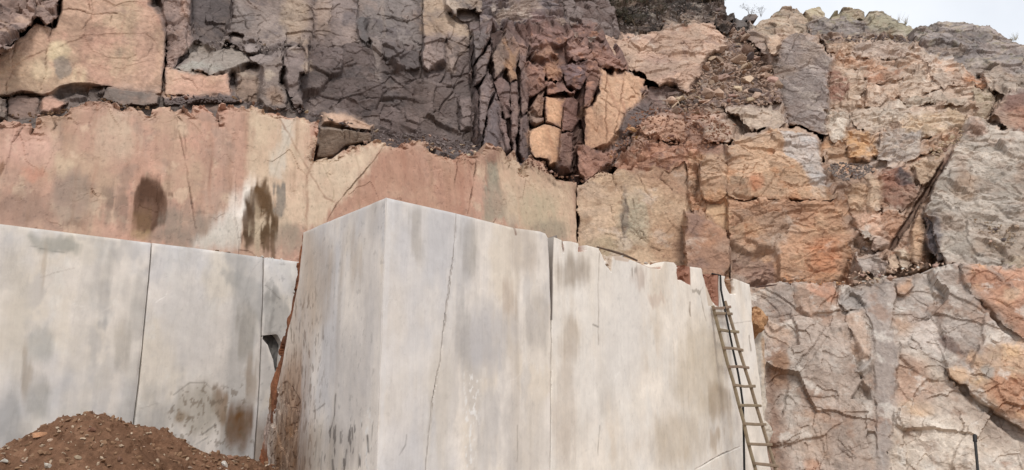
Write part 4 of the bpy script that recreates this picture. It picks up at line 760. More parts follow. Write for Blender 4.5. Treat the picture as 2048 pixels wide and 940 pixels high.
# tan pillar with its darker right flank
PP1 = P3((1064, 310, 15.1), (1126, 315, 15.4), (1095, 195, 15.9))
TP = [('s', (160, 112, 84), 5, .1, .6, .55), ('n', (206, 164, 130), 2, 3, .0, .5, .7)]
chunk('rock_block', [(1062, 212), (1075, 188), (1092, 192), (1090, 214), (1088, 236), (1062, 220)], PP1.shift(-.02), (142, 112, 94), seed=130, rough=SL, label='brown chipped corner of the tan pillar')
chunk('rock_block', [(1091, 190), (1128, 203), (1126, 232), (1124, 258), (1092, 244), (1090, 214)], PP1.shift(.05), (192, 146, 112), seed=131, rough=((.012, .3, 3), (.006, .1, 2)), mat=M_WALL, extra=TP, edge=(.02, 4), jag=1)
chunk('rock_block', [(1060, 262), (1066, 254), (1090, 246), (1110, 252), (1125, 260), (1122, 295), (1119, 332), (1098, 330), (1095, 318), (1068, 316), (1058, 292)], PP1.shift(.06), (194, 150, 116), seed=132, rough=((.014, .3, 3), (.006, .1, 2)), mat=M_WALL, extra=TP, edge=(.02, 4), jag=1.5)
chunk('rock_block', [(1060, 222), (1088, 238), (1090, 246), (1072, 250), (1060, 240)], PP1.shift(.02), (130, 106, 92), seed=133, rough=SL)
PP1s = P3((1126, 260, 15.35), (1160, 260, 16.1), (1130, 200, 15.9))
chunk('rock_block', [(1128, 202), (1146, 188), (1157, 196), (1154, 262), (1124, 262)], PP1s, (118, 88, 78), seed=134, rough=SL, jag=1)
chunk('rock_block', [(1122, 264), (1150, 264), (1146, 290), (1142, 345), (1120, 342), (1116, 328)], PP1s.shift(-.03), (112, 86, 76), seed=135, rough=SL, extra=[('e', 1135, 320, 10, 16, (150, 120, 104), .7)])
chunk('rock_block', [(1145, 262), (1160, 240), (1170, 290), (1180, 330), (1165, 358), (1146, 348)], PP1s.shift(-.25), (104, 82, 74), seed=136, rough=ROUGH)
# tan split slab
PP2 = P3((1170, 300, 15.9), (1290, 280, 16.5), (1230, 140, 16.9))
chunk('rock_slab', [(1202, 137), (1212, 143), (1224, 150), (1228, 143), (1243, 152), (1248, 144), (1262, 142), (1280, 150), (1292, 156), (1290, 180), (1286, 196), (1272, 213), (1256, 224), (1250, 238), (1232, 276), (1218, 292), (1182, 300), (1170, 292), (1168, 216), (1184, 212), (1192, 195), (1198, 160)],
    PP2, (190, 150, 120), seed=140, rough=((.03, .3, 2.8, .05, .25), (.012, .1, 2)), mat=M_WALL, jag=2, extra=[('w', (130, 92, 74), 2.2, .06, .7), ('s', (160, 116, 92), 4, .1, .6, .6), ('n', (206, 170, 140), 2, 1.5, 0, .5, .6)], cracks=[([(1215, 145), (1212, 220), (1214, 290)], 1.0, .05), ([(1248, 145), (1240, 220), (1230, 275)], 1.2, .05), ([(1198, 195), (1230, 215), (1250, 228)], .9, .04), ([(1262, 176), (1280, 190)], 1, .04)], edge=(.05, 5))
chunk('rock_slab', [(1248, 230), (1262, 216), (1285, 200), (1300, 208), (1302, 226), (1292, 250), (1268, 262), (1248, 276), (1240, 262)], PP2.shift(.06), (92, 82, 80), seed=141, rough=SL)
chunk('rock_slab', [(1152, 296), (1168, 294), (1182, 302), (1216, 296), (1234, 300), (1226, 326), (1200, 344), (1170, 362), (1156, 350)], PP2.shift(.2), (144, 108, 92), seed=142, rough=ROUGH, extra=[('w', (90, 66, 58), 2.5, .06, .7)])

# ================================================================== UPPER RIGHT: hump, gully, leaning slab, bedded cliff, crest
right = tag(empty('right_hillside', (6, 18, 5)), kind='structure')
def wash_right(c, C):
    m = sstep(.05, .5, fbm(c.u * .6, c.v * .6, 811, 5, .6)) * .5; C = C * (1 - m[:, None]) + lin((170, 146, 126)) * m[:, None]
    m = sstep(.1, .5, fbm(c.u * 1.3, c.v * 1.3, 812, 5, .65)) * .2; C = C * (1 - m[:, None]) + lin((138, 104, 84)) * m[:, None]
    m = sstep(.2, .55, fbm(c.u * 1.1, c.v * 1.1, 813, 5, .65)) * .42; C = C * (1 - m[:, None]) + lin((208, 192, 176)) * m[:, None] * .9 + C * m[:, None] * .1
    m = sstep(.25, .5, fbm(c.u * 4, c.v * 3, 814, 4, .65)) * .4; return C * (1 - m[:, None] * .45) * 1.02
CUR = Zone(P3((1250, 400, 15.5), (2048, 400, 15.0), (1650, 60, 20.0)), right, wash_right, joint=.03, seed=810, step=1.75, common=((.05, .8, .7, .3, .1), (.03, .28, .8, .2, .15))); ZONES.append(CUR)
chunk('rock_face', [(1150, 90), (1440, 70), (1500, 62), (1560, 40), (1640, 40), (1800, 62), (1840, 85), (1900, 70), (2200, 110), (2200, 575), (1700, 600), (1400, 590), (1153, 560), (1153, 365), (1180, 340), (1230, 290)], P3((1300, 500, 15.9), (2000, 500, 15.2), (1650, 60, 21.6)), (150, 124, 106), rough=FRACT, seed=809, tier=-2)
chunk('wall_face', [(1153, 366), (1170, 362), (1185, 350), (1200, 338), (1225, 345), (1245, 320), (1270, 300), (1300, 292), (1350, 285), (1378, 292), (1384, 420), (1400, 440), (1440, 500), (1440, 640), (1153, 640)], PW2, (190, 160, 130), parent=bench, seed=42, rough=((0.02, 0.5, 1.6, .3, .05), (0.007, 0.2, 1.4), (.003, .07)), jag=2, und=.06, edge=(.05, 6), spots=.35, extra=[('n', (172, 142, 116), 1.2, 1.3, .0, .5, .7), ('p', [(1230, 330), (1300, 290), (1380, 290), (1380, 400), (1300, 370)], (150, 112, 90), .7, 18), ('e', 1190, 420, 40, 60, (184, 156, 130), .7), ('e', 1270, 440, 34, 60, (150, 144, 124), .65), ('e', 1250, 430, 7, 60, (104, 92, 82), .8),
        ('e', 1215, 500, 50, 30, (152, 138, 112), .6), ('e', 1330, 480, 30, 60, (160, 124, 96), .7), ('e', 1385, 500, 40, 60, (132, 98, 78), .7), ('w', (112, 80, 62), 1.8, .05, .7), ('w', (120, 88, 70), 3.0, .04, .5), ('n', (134, 104, 80), 2.2, 1, .2, .5, .6), ('s', (150, 116, 92), 3, .2, .7, .5)], cracks=[([(1218, 330), (1232, 370), (1260, 430), (1300, 485)], 1.3, .05), ([(1243, 372), (1246, 420), (1248, 470)], 1.6, .05), ([(1262, 455), (1290, 480), (1320, 500)], 1.2, .05), ([(1270, 340), (1290, 380), (1310, 400)], 1.0, .05), ([(1373, 300), (1374, 420), (1372, 470)], 1.6, .07), ([(1265, 400), (1275, 440), (1280, 480)], 1.0, .04), ([(1220, 410), (1240, 470), (1250, 500)], .8, .03), ([(1340, 330), (1320, 355), (1345, 380)], 1.2, .05)])
PH = P3((1200, 80, 18.0), (1450, 80, 20.3), (1320, 180, 17.3))
chunk('rock_face', [(1180, 84), (1210, 68), (1250, 64), (1310, 62), (1345, 48), (1390, 40), (1425, 42), (1452, 66), (1462, 96), (1432, 104), (1420, 130), (1402, 160), (1388, 190), (1350, 190), (1320, 172), (1290, 150), (1250, 130), (1215, 104)], PH, (170, 138, 118), parent=right, seed=150, rough=HUMP, thick=1.0, jag=4,
    extra=[('n', (184, 154, 132), 1.2, 1, -.1, .4, .7), ('e', 1320, 130, 40, 30, (130, 104, 92), .8), ('e', 1370, 55, 16, 8, (150, 100, 76), .7), ('n', (120, 96, 86), 2, 1.2, .15, .5, .6), ('w', (120, 92, 78), 1.8, .05, .5)], edge=(.2, 14))
PSO = P3((1100, 10, 20.6), (1450, 10, 22.8), (1280, 66, 19.9))
chunk('topsoil', [(960, -40), (1440, -40), (1448, -6), (1456, 20), (1470, 40), (1476, 56), (1450, 58), (1424, 44), (1390, 40), (1345, 50), (1310, 62), (1250, 66), (1205, 72), (1160, 58), (1120, 46), (1060, 44), (1000, 30)], PSO, (74, 62, 56), parent=right, seed=151, rough=((.18, .5, .8), (.1, .18), (.05, .08)), thick=1.0, jag=5,
    extra=[('n', (46, 42, 38), 1.4, 1, -.1, .3, .8), ('n', (130, 110, 96), 3, .8, .2, .5, .7), ('e', 1060, 30, 60, 30, (92, 78, 74), .7)], edge=(.2, 14), label='dark topsoil band along the crest')
chunk('rock_face', [(955, -130), (1080, -130), (1130, 30), (1200, 70), (1190, 84), (1130, 60), (1060, 58), (960, 62)], P3((960, 50, 16.6), (1190, 60, 17.8), (1060, -20, 18.4)), (96, 86, 86), parent=right, seed=152, rough=BEDS, thick=.8, jag=4, extra=[('p', [(1040, 20), (1200, 60), (1190, 90), (1060, 70)], (116, 86, 78), .7, 14), ('n', (136, 120, 112), 3, .6, .15, .5, .6)])
# gully bed, mostly hidden by loose rock
PG = P3((1300, 300, 15.9), (1560, 300, 16.6), (1480, 70, 22.0))
chunk('gully_bed', [(1240, 330), (1262, 260), (1300, 200), (1380, 180), (1420, 110), (1455, 90), (1462, 50), (1500, 40), (1520, 70), (1560, 150), (1580, 260), (1460, 300), (1440, 330), (1380, 320)], PG, (138, 116, 102), parent=right, seed=153, rough=FRACT, thick=1.2, jag=4,
    extra=[('p', [(1260, 230), (1440, 220), (1450, 330), (1250, 330)], (154, 110, 88), .7, 18), ('n', (88, 74, 72), 2, 1, .05, .4, .7), ('n', (168, 144, 124), 2.5, 1, .15, .5, .7)])
PG2 = P3((1380, 250, 16.6), (1570, 250, 17.2), (1470, 190, 18.2))
chunk('boulder', [(1450, 212), (1470, 206), (1500, 208), (1530, 212), (1566, 214), (1574, 240), (1560, 252), (1530, 250), (1500, 254), (1480, 232), (1460, 224)], PG.shift(.3), (170, 150, 132), parent=None, seed=154, rough=((.09, .4, .7, -.4), (.04, .13, .7, -.4), (.015, .05)), edge=(.2, 16), thick=.8, label='wide pale boulder at the foot of the rubble gully, below the leaning grey slab', cat='boulder', extra=[('n', (134, 116, 104), 3, .6, .1, .5, .6)])
chunk('rock_ledge', [(1290, 175), (1330, 165), (1372, 178), (1380, 208), (1360, 226), (1310, 230), (1296, 204)], PG.shift(.15), (104, 86, 80), parent=right, seed=155, rough=BEDS, edge=(.12, 12), thick=.7)
chunk('rock_ledge', [(1370, 200), (1410, 188), (1450, 196), (1560, 180), (1566, 200), (1500, 206), (1450, 212), (1390, 214)], PG.shift(.12), (124, 104, 96), parent=right, seed=156, rough=BEDS, edge=(.12, 12), thick=.7)
chunk('rock_ledge', [(1270, 250), (1300, 225), (1345, 226), (1372, 240), (1374, 276), (1340, 282), (1300, 272)], PG.shift(.25), (160, 122, 100), parent=right, seed=157, rough=ROUGH, edge=(.12, 12), thick=.7, extra=[('n', (120, 88, 74), 3, 1, .1, .4, .7)])
chunk('rock_ledge', [(1400, 250), (1440, 238), (1470, 246), (1468, 280), (1430, 286), (1404, 276)], PG.shift(.2), (150, 120, 102), parent=right, seed=158, rough=ROUGH, edge=(.12, 12), thick=.7, extra=[('n', (110, 84, 76), 3, 1, .1, .4, .7)])
PH2 = P3((1250, 330, 15.6), (1400, 320, 15.6), (1320, 270, 16.0))
chunk('rock_ledge', [(1222, 332), (1246, 300), (1276, 280), (1310, 276), (1345, 290), (1380, 286), (1400, 300), (1398, 330), (1385, 345), (1370, 320), (1340, 340), (1310, 330), (1276, 344), (1250, 336)], PH2.shift(.1), (156, 114, 92), parent=right, seed=159, rough=((.13, .35, 1.1, .4, .25), (.06, .14), (.025, .06)), edge=(.1, 9), thick=.6, extra=[('n', (112, 82, 74), 2.2, 1, .0, .4, .7), ('w', (186, 146, 118), 2.4, .06, .6)])
chunk('rock_ledge', [(1376, 292), (1396, 312), (1400, 350), (1408, 390), (1424, 410), (1428, 440), (1412, 430), (1386, 420), (1376, 380)], PW2.shift(.18), (178, 140, 110), parent=right, seed=160, rough=((.10, .22, 2.0, .1, .25), (.05, .1), (.02, .05)), edge=(.08, 8), thick=.4, extra=[('n', (146, 104, 80), 2.5, 1.5, .0, .4, .7)])
# leaning grey slab and its flank
PD = P3((1550, 150, 19.6), (1662, 150, 17.6), (1600, 255, 17.7))
chunk('rock_slab', [(1556, 92), (1572, 70), (1602, 60), (1630, 80), (1641, 92), (1666, 120), (1664, 170), (1661, 205), (1656, 268), (1640, 264), (1610, 256), (1578, 248), (1566, 200), (1552, 160), (1544, 138)], PD, (146, 132, 125), parent=None, seed=161, rough=((.05, .6, 2.6, .45), (.02, .2, 2.4, .45), (.006, .07)), thick=.35, jag=2, edge=(.05, 6),
    label='tall smooth grey slab leaning beside the rubble gully', cat='rock', extra=[('n', (160, 146, 138), 1.5, 2.5, .0, .5, .7), ('n', (134, 118, 110), 1.8, 2.5, .1, .5, .6)], cracks=[([(1580, 245), (1610, 225), (1650, 180)], 1.0, .05), ([(1600, 62), (1575, 110), (1550, 150)], 1.4, .08)])
chunk('rock_face', [(1484, 58), (1520, 48), (1560, 60), (1574, 74), (1556, 96), (1544, 138), (1530, 118), (1512, 92), (1496, 76)], P3((1490, 70, 21.5), (1570, 70, 20.4), (1545, 135, 19.3)), (140, 120, 108), parent=right, seed=162, rough=ROUGH, thick=1.0, jag=3, extra=[('e', 1540, 70, 20, 14, (186, 158, 132), .7)])
chunk('rock_face', [(1536, 76), (1560, 64), (1590, 64), (1572, 92), (1562, 108), (1540, 108)], P3((1530, 90, 20.2), (1590, 90, 19.8), (1560, 60, 20.6)).shift(.2), (182, 154, 130), parent=right, seed=163, rough=ROUGH, thick=.6, jag=3)
# bedded tan cliff
PRC = P3((1660, 300, 16.9), (2048, 280, 16.2), (1850, 80, 19.8))
chunk('rock_face', [(1640, 60), (1700, 64), (1780, 66), (1840, 86), (1900, 110), (1990, 150), (2080, 150), (2080, 300), (1960, 300), (1900, 330), (1840, 330), (1760, 340), (1680, 340), (1640, 300), (1660, 200), (1664, 120)], PRC.shift(-.05), (188, 162, 142), parent=right, seed=170, rough=BEDS, thick=1.2, jag=3,
    extra=[('n', (146, 122, 106), 1.6, .5, .0, .45, .7), ('n', (194, 176, 158), 1.8, .5, .05, .5, .7), ('n', (176, 128, 94), 1.5, .8, .15, .5, .6), ('e', 1680, 300, 50, 40, (176, 136, 98), .6), ('e', 1750, 310, 30, 30, (150, 142, 138), .5)])
RCE = [('n', (158, 132, 114), 2.2, .6, .1, .5, .6), ('n', (200, 180, 160), 2.5, .6, .1, .5, .6)]
for k, (pl, rgb, sh) in enumerate((
    ([(1650, 78), (1700, 76), (1720, 84), (1706, 100), (1680, 108), (1652, 102)], (164, 136, 114), .1), ([(1708, 98), (1722, 82), (1770, 74), (1815, 78), (1828, 88), (1820, 108), (1795, 116), (1750, 112), (1712, 110)], (172, 152, 138), .22),
    ([(1826, 90), (1850, 92), (1876, 112), (1900, 150), (1918, 166), (1890, 160), (1870, 140), (1845, 118), (1830, 108)], (190, 168, 150), .2), ([(1664, 104), (1690, 108), (1740, 120), (1770, 130), (1790, 140), (1760, 146), (1700, 130), (1672, 120)], (160, 122, 96), .18),
    ([(1728, 150), (1760, 138), (1800, 140), (1806, 154), (1770, 162), (1742, 166)], (150, 108, 84), .1), ([(1664, 128), (1690, 130), (1728, 146), (1730, 170), (1724, 212), (1690, 216), (1662, 210), (1656, 170)], (186, 160, 138), .35),
    ([(1732, 158), (1748, 162), (1752, 180), (1780, 172), (1812, 164), (1800, 190), (1760, 210), (1730, 210)], (180, 152, 130), .24), ([(1806, 150), (1840, 136), (1860, 150), (1880, 176), (1840, 190), (1800, 196)], (184, 162, 142), .26),
    ([(1860, 128), (1884, 142), (1916, 170), (1890, 178), (1868, 158)], (176, 156, 140), .3), ([(1926, 150), (1950, 142), (1985, 160), (1990, 172), (1960, 174), (1934, 166)], (178, 126, 92), .2),
    ([(1800, 196), (1850, 188), (1900, 190), (1936, 200), (1930, 208), (1870, 206), (1820, 212)], (160, 146, 130), .34), ([(1944, 182), (1984, 176), (1994, 196), (1976, 234), (1960, 236), (1950, 206)], (156, 140, 116), .3),
    ([(1700, 218), (1760, 214), (1800, 204), (1850, 226), (1830, 250), (1780, 246), (1740, 270), (1706, 250)], (190, 172, 154), .4), ([(1652, 222), (1690, 220), (1700, 240), (1694, 276), (1668, 284), (1652, 262)], (196, 182, 166), .42),
    ([(1800, 246), (1850, 226), (1900, 212), (1936, 222), (1930, 246), (1890, 268), (1850, 272), (1810, 276)], (186, 160, 132), .42), ([(1760, 268), (1810, 256), (1846, 268), (1840, 310), (1790, 330), (1756, 310)], (164, 152, 142), .45),
    ([(1840, 282), (1880, 266), (1916, 262), (1900, 286), (1866, 300), (1842, 306)], (160, 124, 98), .5), ([(1690, 262), (1740, 262), (1760, 300), (1740, 320), (1700, 312)], (174, 132, 92), .42),
    ([(1660, 140), (1684, 136), (1696, 150), (1690, 200), (1664, 206), (1658, 176)], (140, 104, 88), .44))):
    chunk('rock_block', pl, PRC.shift(sh * .22), rgb, parent=right, seed=180 + k, rough=((.09, .35, .6, .25), (.05, .13, .7, .2), (.02, .05)), jag=4, thick=.6, edge=(.16, 13), extra=RCE)
# far right dark wedge
chunk('rock_block', [(1984, 228), (2006, 196), (2030, 160), (2048, 132), (2200, 120), (2200, 290), (2040, 270), (2010, 250)], PRC.shift(.45), (116, 88, 78), parent=right, seed=200, rough=SL, thick=.6, extra=[('e', 2050, 160, 30, 30, (92, 78, 76), .8), ('e', 2040, 240, 30, 30, (150, 106, 84), .7)], label='dark rust-brown wedge of rock at the right edge')
# crest boulders
PT = P3((1500, 40, 22.6), (2048, 120, 20.6), (1750, 30, 22.8))
LICH = [('n', (122, 114, 92), 3, .8, .15, .5, .7), ('n', (84, 78, 72), 2.5, .8, .15, .5, .7), ('n', (176, 158, 138), 2.5, .7, .1, .5, .5)]
CB = ((.11, .6, .8, .2, .05), (.04, .2), (.012, .07))
chunk('boulder', [(1500, 58), (1520, 40), (1534, 32), (1556, 14), (1570, 6), (1590, 10), (1606, 18), (1620, 30), (1622, 52), (1604, 66), (1570, 62), (1540, 66), (1516, 66)], PT.shift(.1), (158, 138, 118), parent=None, seed=210, rough=CB, jag=1.6, thick=1.0, edge=(.3, 18), extra=LICH, label='tan cracked boulder at the left end of the crest, beside the notch', cat='boulder')
chunk('boulder', [(1608, 22), (1622, 10), (1640, 8), (1652, 22), (1648, 40), (1622, 36)], PT.shift(.2), (158, 144, 116), parent=None, seed=211, rough=CB, jag=1.4, thick=.8, edge=(.25, 14), extra=LICH, label='small yellowish boulder on the crest just right of the tan cracked one', cat='boulder')
chunk('boulder', [(1616, 44), (1630, 34), (1650, 26), (1690, 28), (1740, 40), (1770, 50), (1768, 64), (1720, 70), (1660, 70), (1622, 66)], PT.shift(.3), (112, 102, 98), parent=None, seed=212, rough=CB, jag=1.4, thick=1.0, edge=(.3, 18), extra=LICH[:2], label='low dark grey boulder under the lichen-topped crest rocks', cat='boulder')
chunk('boulder', [(1660, 32), (1670, 20), (1688, 10), (1700, 7), (1718, 10), (1730, 22), (1732, 34), (1700, 36), (1676, 36)], PT.shift(.15), (148, 136, 110), parent=None, seed=213, rough=CB, jag=1.4, thick=.8, edge=(.25, 14), extra=LICH, label='pointed lichen-covered boulder, highest of the right crest', cat='boulder')
chunk('boulder', [(1728, 34), (1738, 22), (1756, 20), (1780, 24), (1790, 34), (1812, 42), (1832, 54), (1822, 70), (1790, 72), (1760, 60), (1736, 48)], PT.shift(.25), (132, 124, 104), parent=None, seed=214, rough=CB, jag=1.6, thick=.9, edge=(.25, 16), extra=LICH, label='lichen-covered boulder sloping down towards the dip in the crest', cat='boulder')
chunk('boulder', [(1826, 62), (1846, 44), (1872, 36), (1896, 35), (1920, 38), (1936, 38), (1952, 46), (1970, 43), (1996, 56), (2012, 68), (2030, 74), (2048, 82), (2200, 98), (2200, 180), (2040, 172), (1994, 168), (1950, 146), (1900, 124), (1866, 104), (1838, 86)], PT.shift(.5), (128, 118, 112), parent=None, seed=215, rough=((.16, .8, .8, -.3, .08), (.07, .25), (.03, .08)), jag=1.4, thick=1.2, edge=(.35, 22), extra=LICH + [('e', 1960, 150, 60, 30, (160, 140, 122), .6), ('e', 1920, 90, 60, 30, (104, 97, 96), .6)], cracks=[([(1836, 80), (1866, 60), (1880, 44)], 1.6, .1), ([(1890, 106), (1930, 104), (1960, 108)], 2, .1)], label='large rounded grey outcrop at the right of the crest', cat='boulder')
chunk('boulder', [(1462, 40), (1472, 32), (1488, 36), (1500, 46), (1496, 58), (1476, 58)], PT.shift(-.6), (92, 84, 80), parent=None, seed=216, rough=CB, jag=2, thick=.6, edge=(.15, 10), label='dark boulder sitting in the notch of the skyline', cat='boulder')
chunk('boulder', [(1486, 32), (1498, 22), (1512, 22), (1518, 30), (1508, 40), (1490, 38)], PT.shift(-.9), (88, 80, 76), parent=None, seed=217, rough=CB, jag=2, thick=.6, edge=(.15, 10), label='small dark boulder right of the one in the skyline notch', cat='boulder')
chunk('rock_ledge', [(1640, 74), (1660, 66), (1720, 66), (1780, 68), (1826, 76), (1830, 86), (1780, 78), (1720, 80), (1660, 84)], PT.shift(.55), (122, 104, 92), parent=right, seed=218, rough=FRACT, jag=1.6, thick=.6, edge=(.1, 8), extra=LICH[:2])
chunk('rock_ledge', [(1960, 140), (2000, 150), (2060, 148), (2080, 170), (2010, 190), (1980, 176)], PRC.shift(.2), (150, 134, 120), parent=right, seed=219, rough=FRACT, jag=1.6, thick=.6, extra=RCE)

# ================================================================== RIGHT MIDDLE: boulders on the bench
PB = P3((1400, 500, 14.6), (1700, 500, 15.0), (1550, 260, 15.5))
OCH = [('n', (184, 149, 118), 1.6, 1, -.05, .45, .7), ('n', (160, 112, 78), 1.8, 1, .1, .5, .6), ('w', (128, 90, 66), 2.4, .05, .4)]
chunk('boulder', [(1453, 288), (1480, 273), (1510, 266), (1534, 252), (1562, 254), (1600, 258), (1634, 265), (1643, 276), (1645, 300), (1644, 330), (1650, 346), (1662, 372), (1672, 398), (1600, 396), (1540, 394), (1456, 390), (1455, 340)], PB, (176, 144, 117), parent=None, seed=230, rough=((.10, .7, .9, .3), (.03, .22), (.012, .08)), jag=2.5, thick=1.2, edge=(.18, 14),
    extra=OCH + [('p', [(1560, 262), (1640, 262), (1650, 345), (1665, 375), (1630, 366), (1600, 330), (1574, 318)], (186, 180, 176), .9, 6), ('e', 1510, 365, 16, 20, (170, 104, 70), .6)], cracks=[([(1600, 275), (1595, 300), (1625, 330)], .9, .03)], label='large ochre boulder with a pale grey patch on its upper right', cat='boulder')
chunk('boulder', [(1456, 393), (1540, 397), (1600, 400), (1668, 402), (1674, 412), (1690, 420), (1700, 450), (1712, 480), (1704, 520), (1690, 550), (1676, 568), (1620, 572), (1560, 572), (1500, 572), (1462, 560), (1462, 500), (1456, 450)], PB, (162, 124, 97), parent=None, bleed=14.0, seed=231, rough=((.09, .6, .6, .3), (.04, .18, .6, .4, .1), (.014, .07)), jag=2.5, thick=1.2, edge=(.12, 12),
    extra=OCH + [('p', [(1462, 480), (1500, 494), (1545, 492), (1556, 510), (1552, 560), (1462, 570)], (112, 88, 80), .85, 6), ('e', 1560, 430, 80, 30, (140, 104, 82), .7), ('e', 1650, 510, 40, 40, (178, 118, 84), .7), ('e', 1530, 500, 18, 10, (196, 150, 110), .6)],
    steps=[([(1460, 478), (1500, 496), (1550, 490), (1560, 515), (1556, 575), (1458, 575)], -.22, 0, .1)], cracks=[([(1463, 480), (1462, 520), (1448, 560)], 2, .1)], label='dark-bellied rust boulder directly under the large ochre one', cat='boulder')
chunk('boulder', [(1398, 314), (1420, 309), (1450, 312), (1457, 330), (1456, 380), (1442, 394), (1424, 398), (1406, 388), (1400, 350)], PB.shift(.0), (182, 142, 108), parent=None, seed=232, rough=ROUGH, jag=2.5, thick=.8, edge=(.12, 12), extra=OCH, label='small square ochre block left of the large ochre boulder', cat='boulder')
chunk('rock_slab', [(1424, 404), (1452, 402), (1456, 440), (1454, 466), (1440, 452), (1420, 440), (1410, 424)], PB.shift(-.28), (196, 160, 124), parent=None, seed=233, rough=SPLIT, jag=2, thick=.6, label='pale tan slab in the hollow under the small square block', cat='rock')
chunk('boulder', [(1370, 420), (1400, 426), (1424, 438), (1452, 466), (1462, 480), (1460, 530), (1448, 556), (1420, 552), (1372, 540), (1368, 480)], PB.shift(.02), (140, 106, 86), parent=None, seed=234, rough=SPLIT, jag=2, thick=.9, edge=(.1, 10), extra=[('n', (116, 92, 82), 1.6, 1, .0, .4, .7), ('e', 1420, 470, 30, 30, (158, 114, 86), .6)], label='dark brown smooth boulder just above the chipped marble edge', cat='boulder')
PM = P3((1700, 500, 14.9), (1860, 480, 14.8), (1780, 330, 15.8))
chunk('rock_face', [(1360, 290), (1460, 300), (1700, 330), (1730, 470), (1720, 590), (1440, 590), (1360, 520)], PB.shift(-.2), (150, 114, 90), parent=right, tier=-1, seed=239, rough=FRACT, thick=.8, jag=3, extra=OCH[1:2])
chunk('rock_face', [(1640, 300), (1760, 300), (1900, 280), (1930, 300), (1880, 420), (1860, 540), (1700, 580), (1690, 480), (1660, 380)], PM.shift(-.08), (150, 124, 106), parent=right, tier=-1, seed=240, rough=FRACT, thick=.8, jag=3, extra=OCH[1:2])
for k, (pl, rgb, sh, ed, lb) in enumerate((
    ([(1758, 344), (1776, 332), (1806, 326), (1812, 340), (1832, 368), (1842, 376), (1828, 400), (1806, 420), (1780, 412), (1766, 396), (1760, 368)], (128, 90, 74), .15, .16, 'dark rust boulder with a near-black top, right of the gravel pocket'),
    ([(1818, 330), (1846, 318), (1884, 318), (1888, 336), (1864, 362), (1846, 372), (1830, 356)], (186, 158, 132), .2, .12, 'pale tan wedge between the dark rust boulder and the diagonal fissure'),
    ([(1734, 352), (1748, 344), (1762, 360), (1766, 390), (1762, 420), (1742, 426), (1732, 410), (1736, 380)], (186, 158, 132), .2, .14, 'pale upright rock left of the dark rust boulder'),
    ([(1694, 374), (1716, 360), (1736, 366), (1734, 400), (1722, 424), (1702, 420), (1694, 400)], (180, 148, 120), .15, .14, 'tan rock with rounded ribs below the gravel pocket'),
    ([(1704, 424), (1740, 426), (1762, 424), (1772, 446), (1774, 468), (1752, 470), (1722, 462), (1708, 444)], (184, 148, 124), .25, .14, 'rounded pinkish rock right of the rust boulder'),
    ([(1764, 400), (1790, 416), (1812, 424), (1806, 452), (1786, 490), (1774, 478), (1766, 440)], (156, 118, 94), .12, .12, 'brown wedge dipping into the diagonal fissure'),
    ([(1718, 456), (1736, 454), (1748, 466), (1744, 482), (1726, 478)], (182, 168, 154), .4, .08, 'small pale block perched left of the fissure foot'),
    ([(1746, 470), (1770, 470), (1776, 488), (1762, 500), (1744, 494)], (162, 138, 122), .35, .08, 'grey-tan block beside the fissure foot'),
    ([(1710, 510), (1740, 500), (1768, 508), (1758, 540), (1722, 548)], (160, 146, 136), .35, .1, 'light grey angular block on the ledge, left of the pale cobbles'),
    ([(1738, 540), (1760, 516), (1776, 520), (1776, 546), (1752, 556)], (138, 122, 112), .38, .08, 'grey block in front of the light angular one'),
    ([(1776, 512), (1792, 516), (1800, 536), (1790, 546), (1776, 540)], (186, 158, 132), .45, .07, 'tan cobble, leftmost of the trio at the fissure foot'),
    ([(1792, 500), (1810, 494), (1820, 506), (1816, 522), (1798, 518)], (180, 160, 138), .45, .07, 'tan cobble, topmost of the trio at the fissure foot'),
    ([(1798, 520), (1812, 524), (1822, 534), (1812, 542), (1800, 538)], (190, 170, 148), .5, .07, 'palest cobble, lowest of the trio at the fissure foot'),
    ([(1822, 460), (1838, 420), (1850, 436), (1852, 470), (1846, 520), (1834, 540), (1820, 520)], (172, 140, 112), .3, .1, 'tall tan rock right of the cobble trio'),
    ([(1850, 428), (1866, 420), (1880, 434), (1878, 480), (1884, 500), (1892, 520), (1876, 524), (1862, 500), (1852, 480)], (112, 102, 102), .42, .1, 'dark grey streaked rock against the big pale slab'))):
    chunk('boulder', pl, PM.shift(sh * .5), rgb, parent=None, seed=250 + k, rough=((.07, .35, 1.1, .3), (.035, .12), (.015, .05)), jag=2, thick=.6, edge=(ed, 12), extra=[('n', tuple(int(q * .82) for q in rgb), 2.5, 1, .05, .45, .7)] + ([('e', 1812, 352, 22, 24, (70, 62, 62), .85)] if k == 0 else []), label=lb, cat='rock')
PR1 = P3((1880, 500, 14.0), (2048, 500, 13.6), (1960, 260, 15.4))
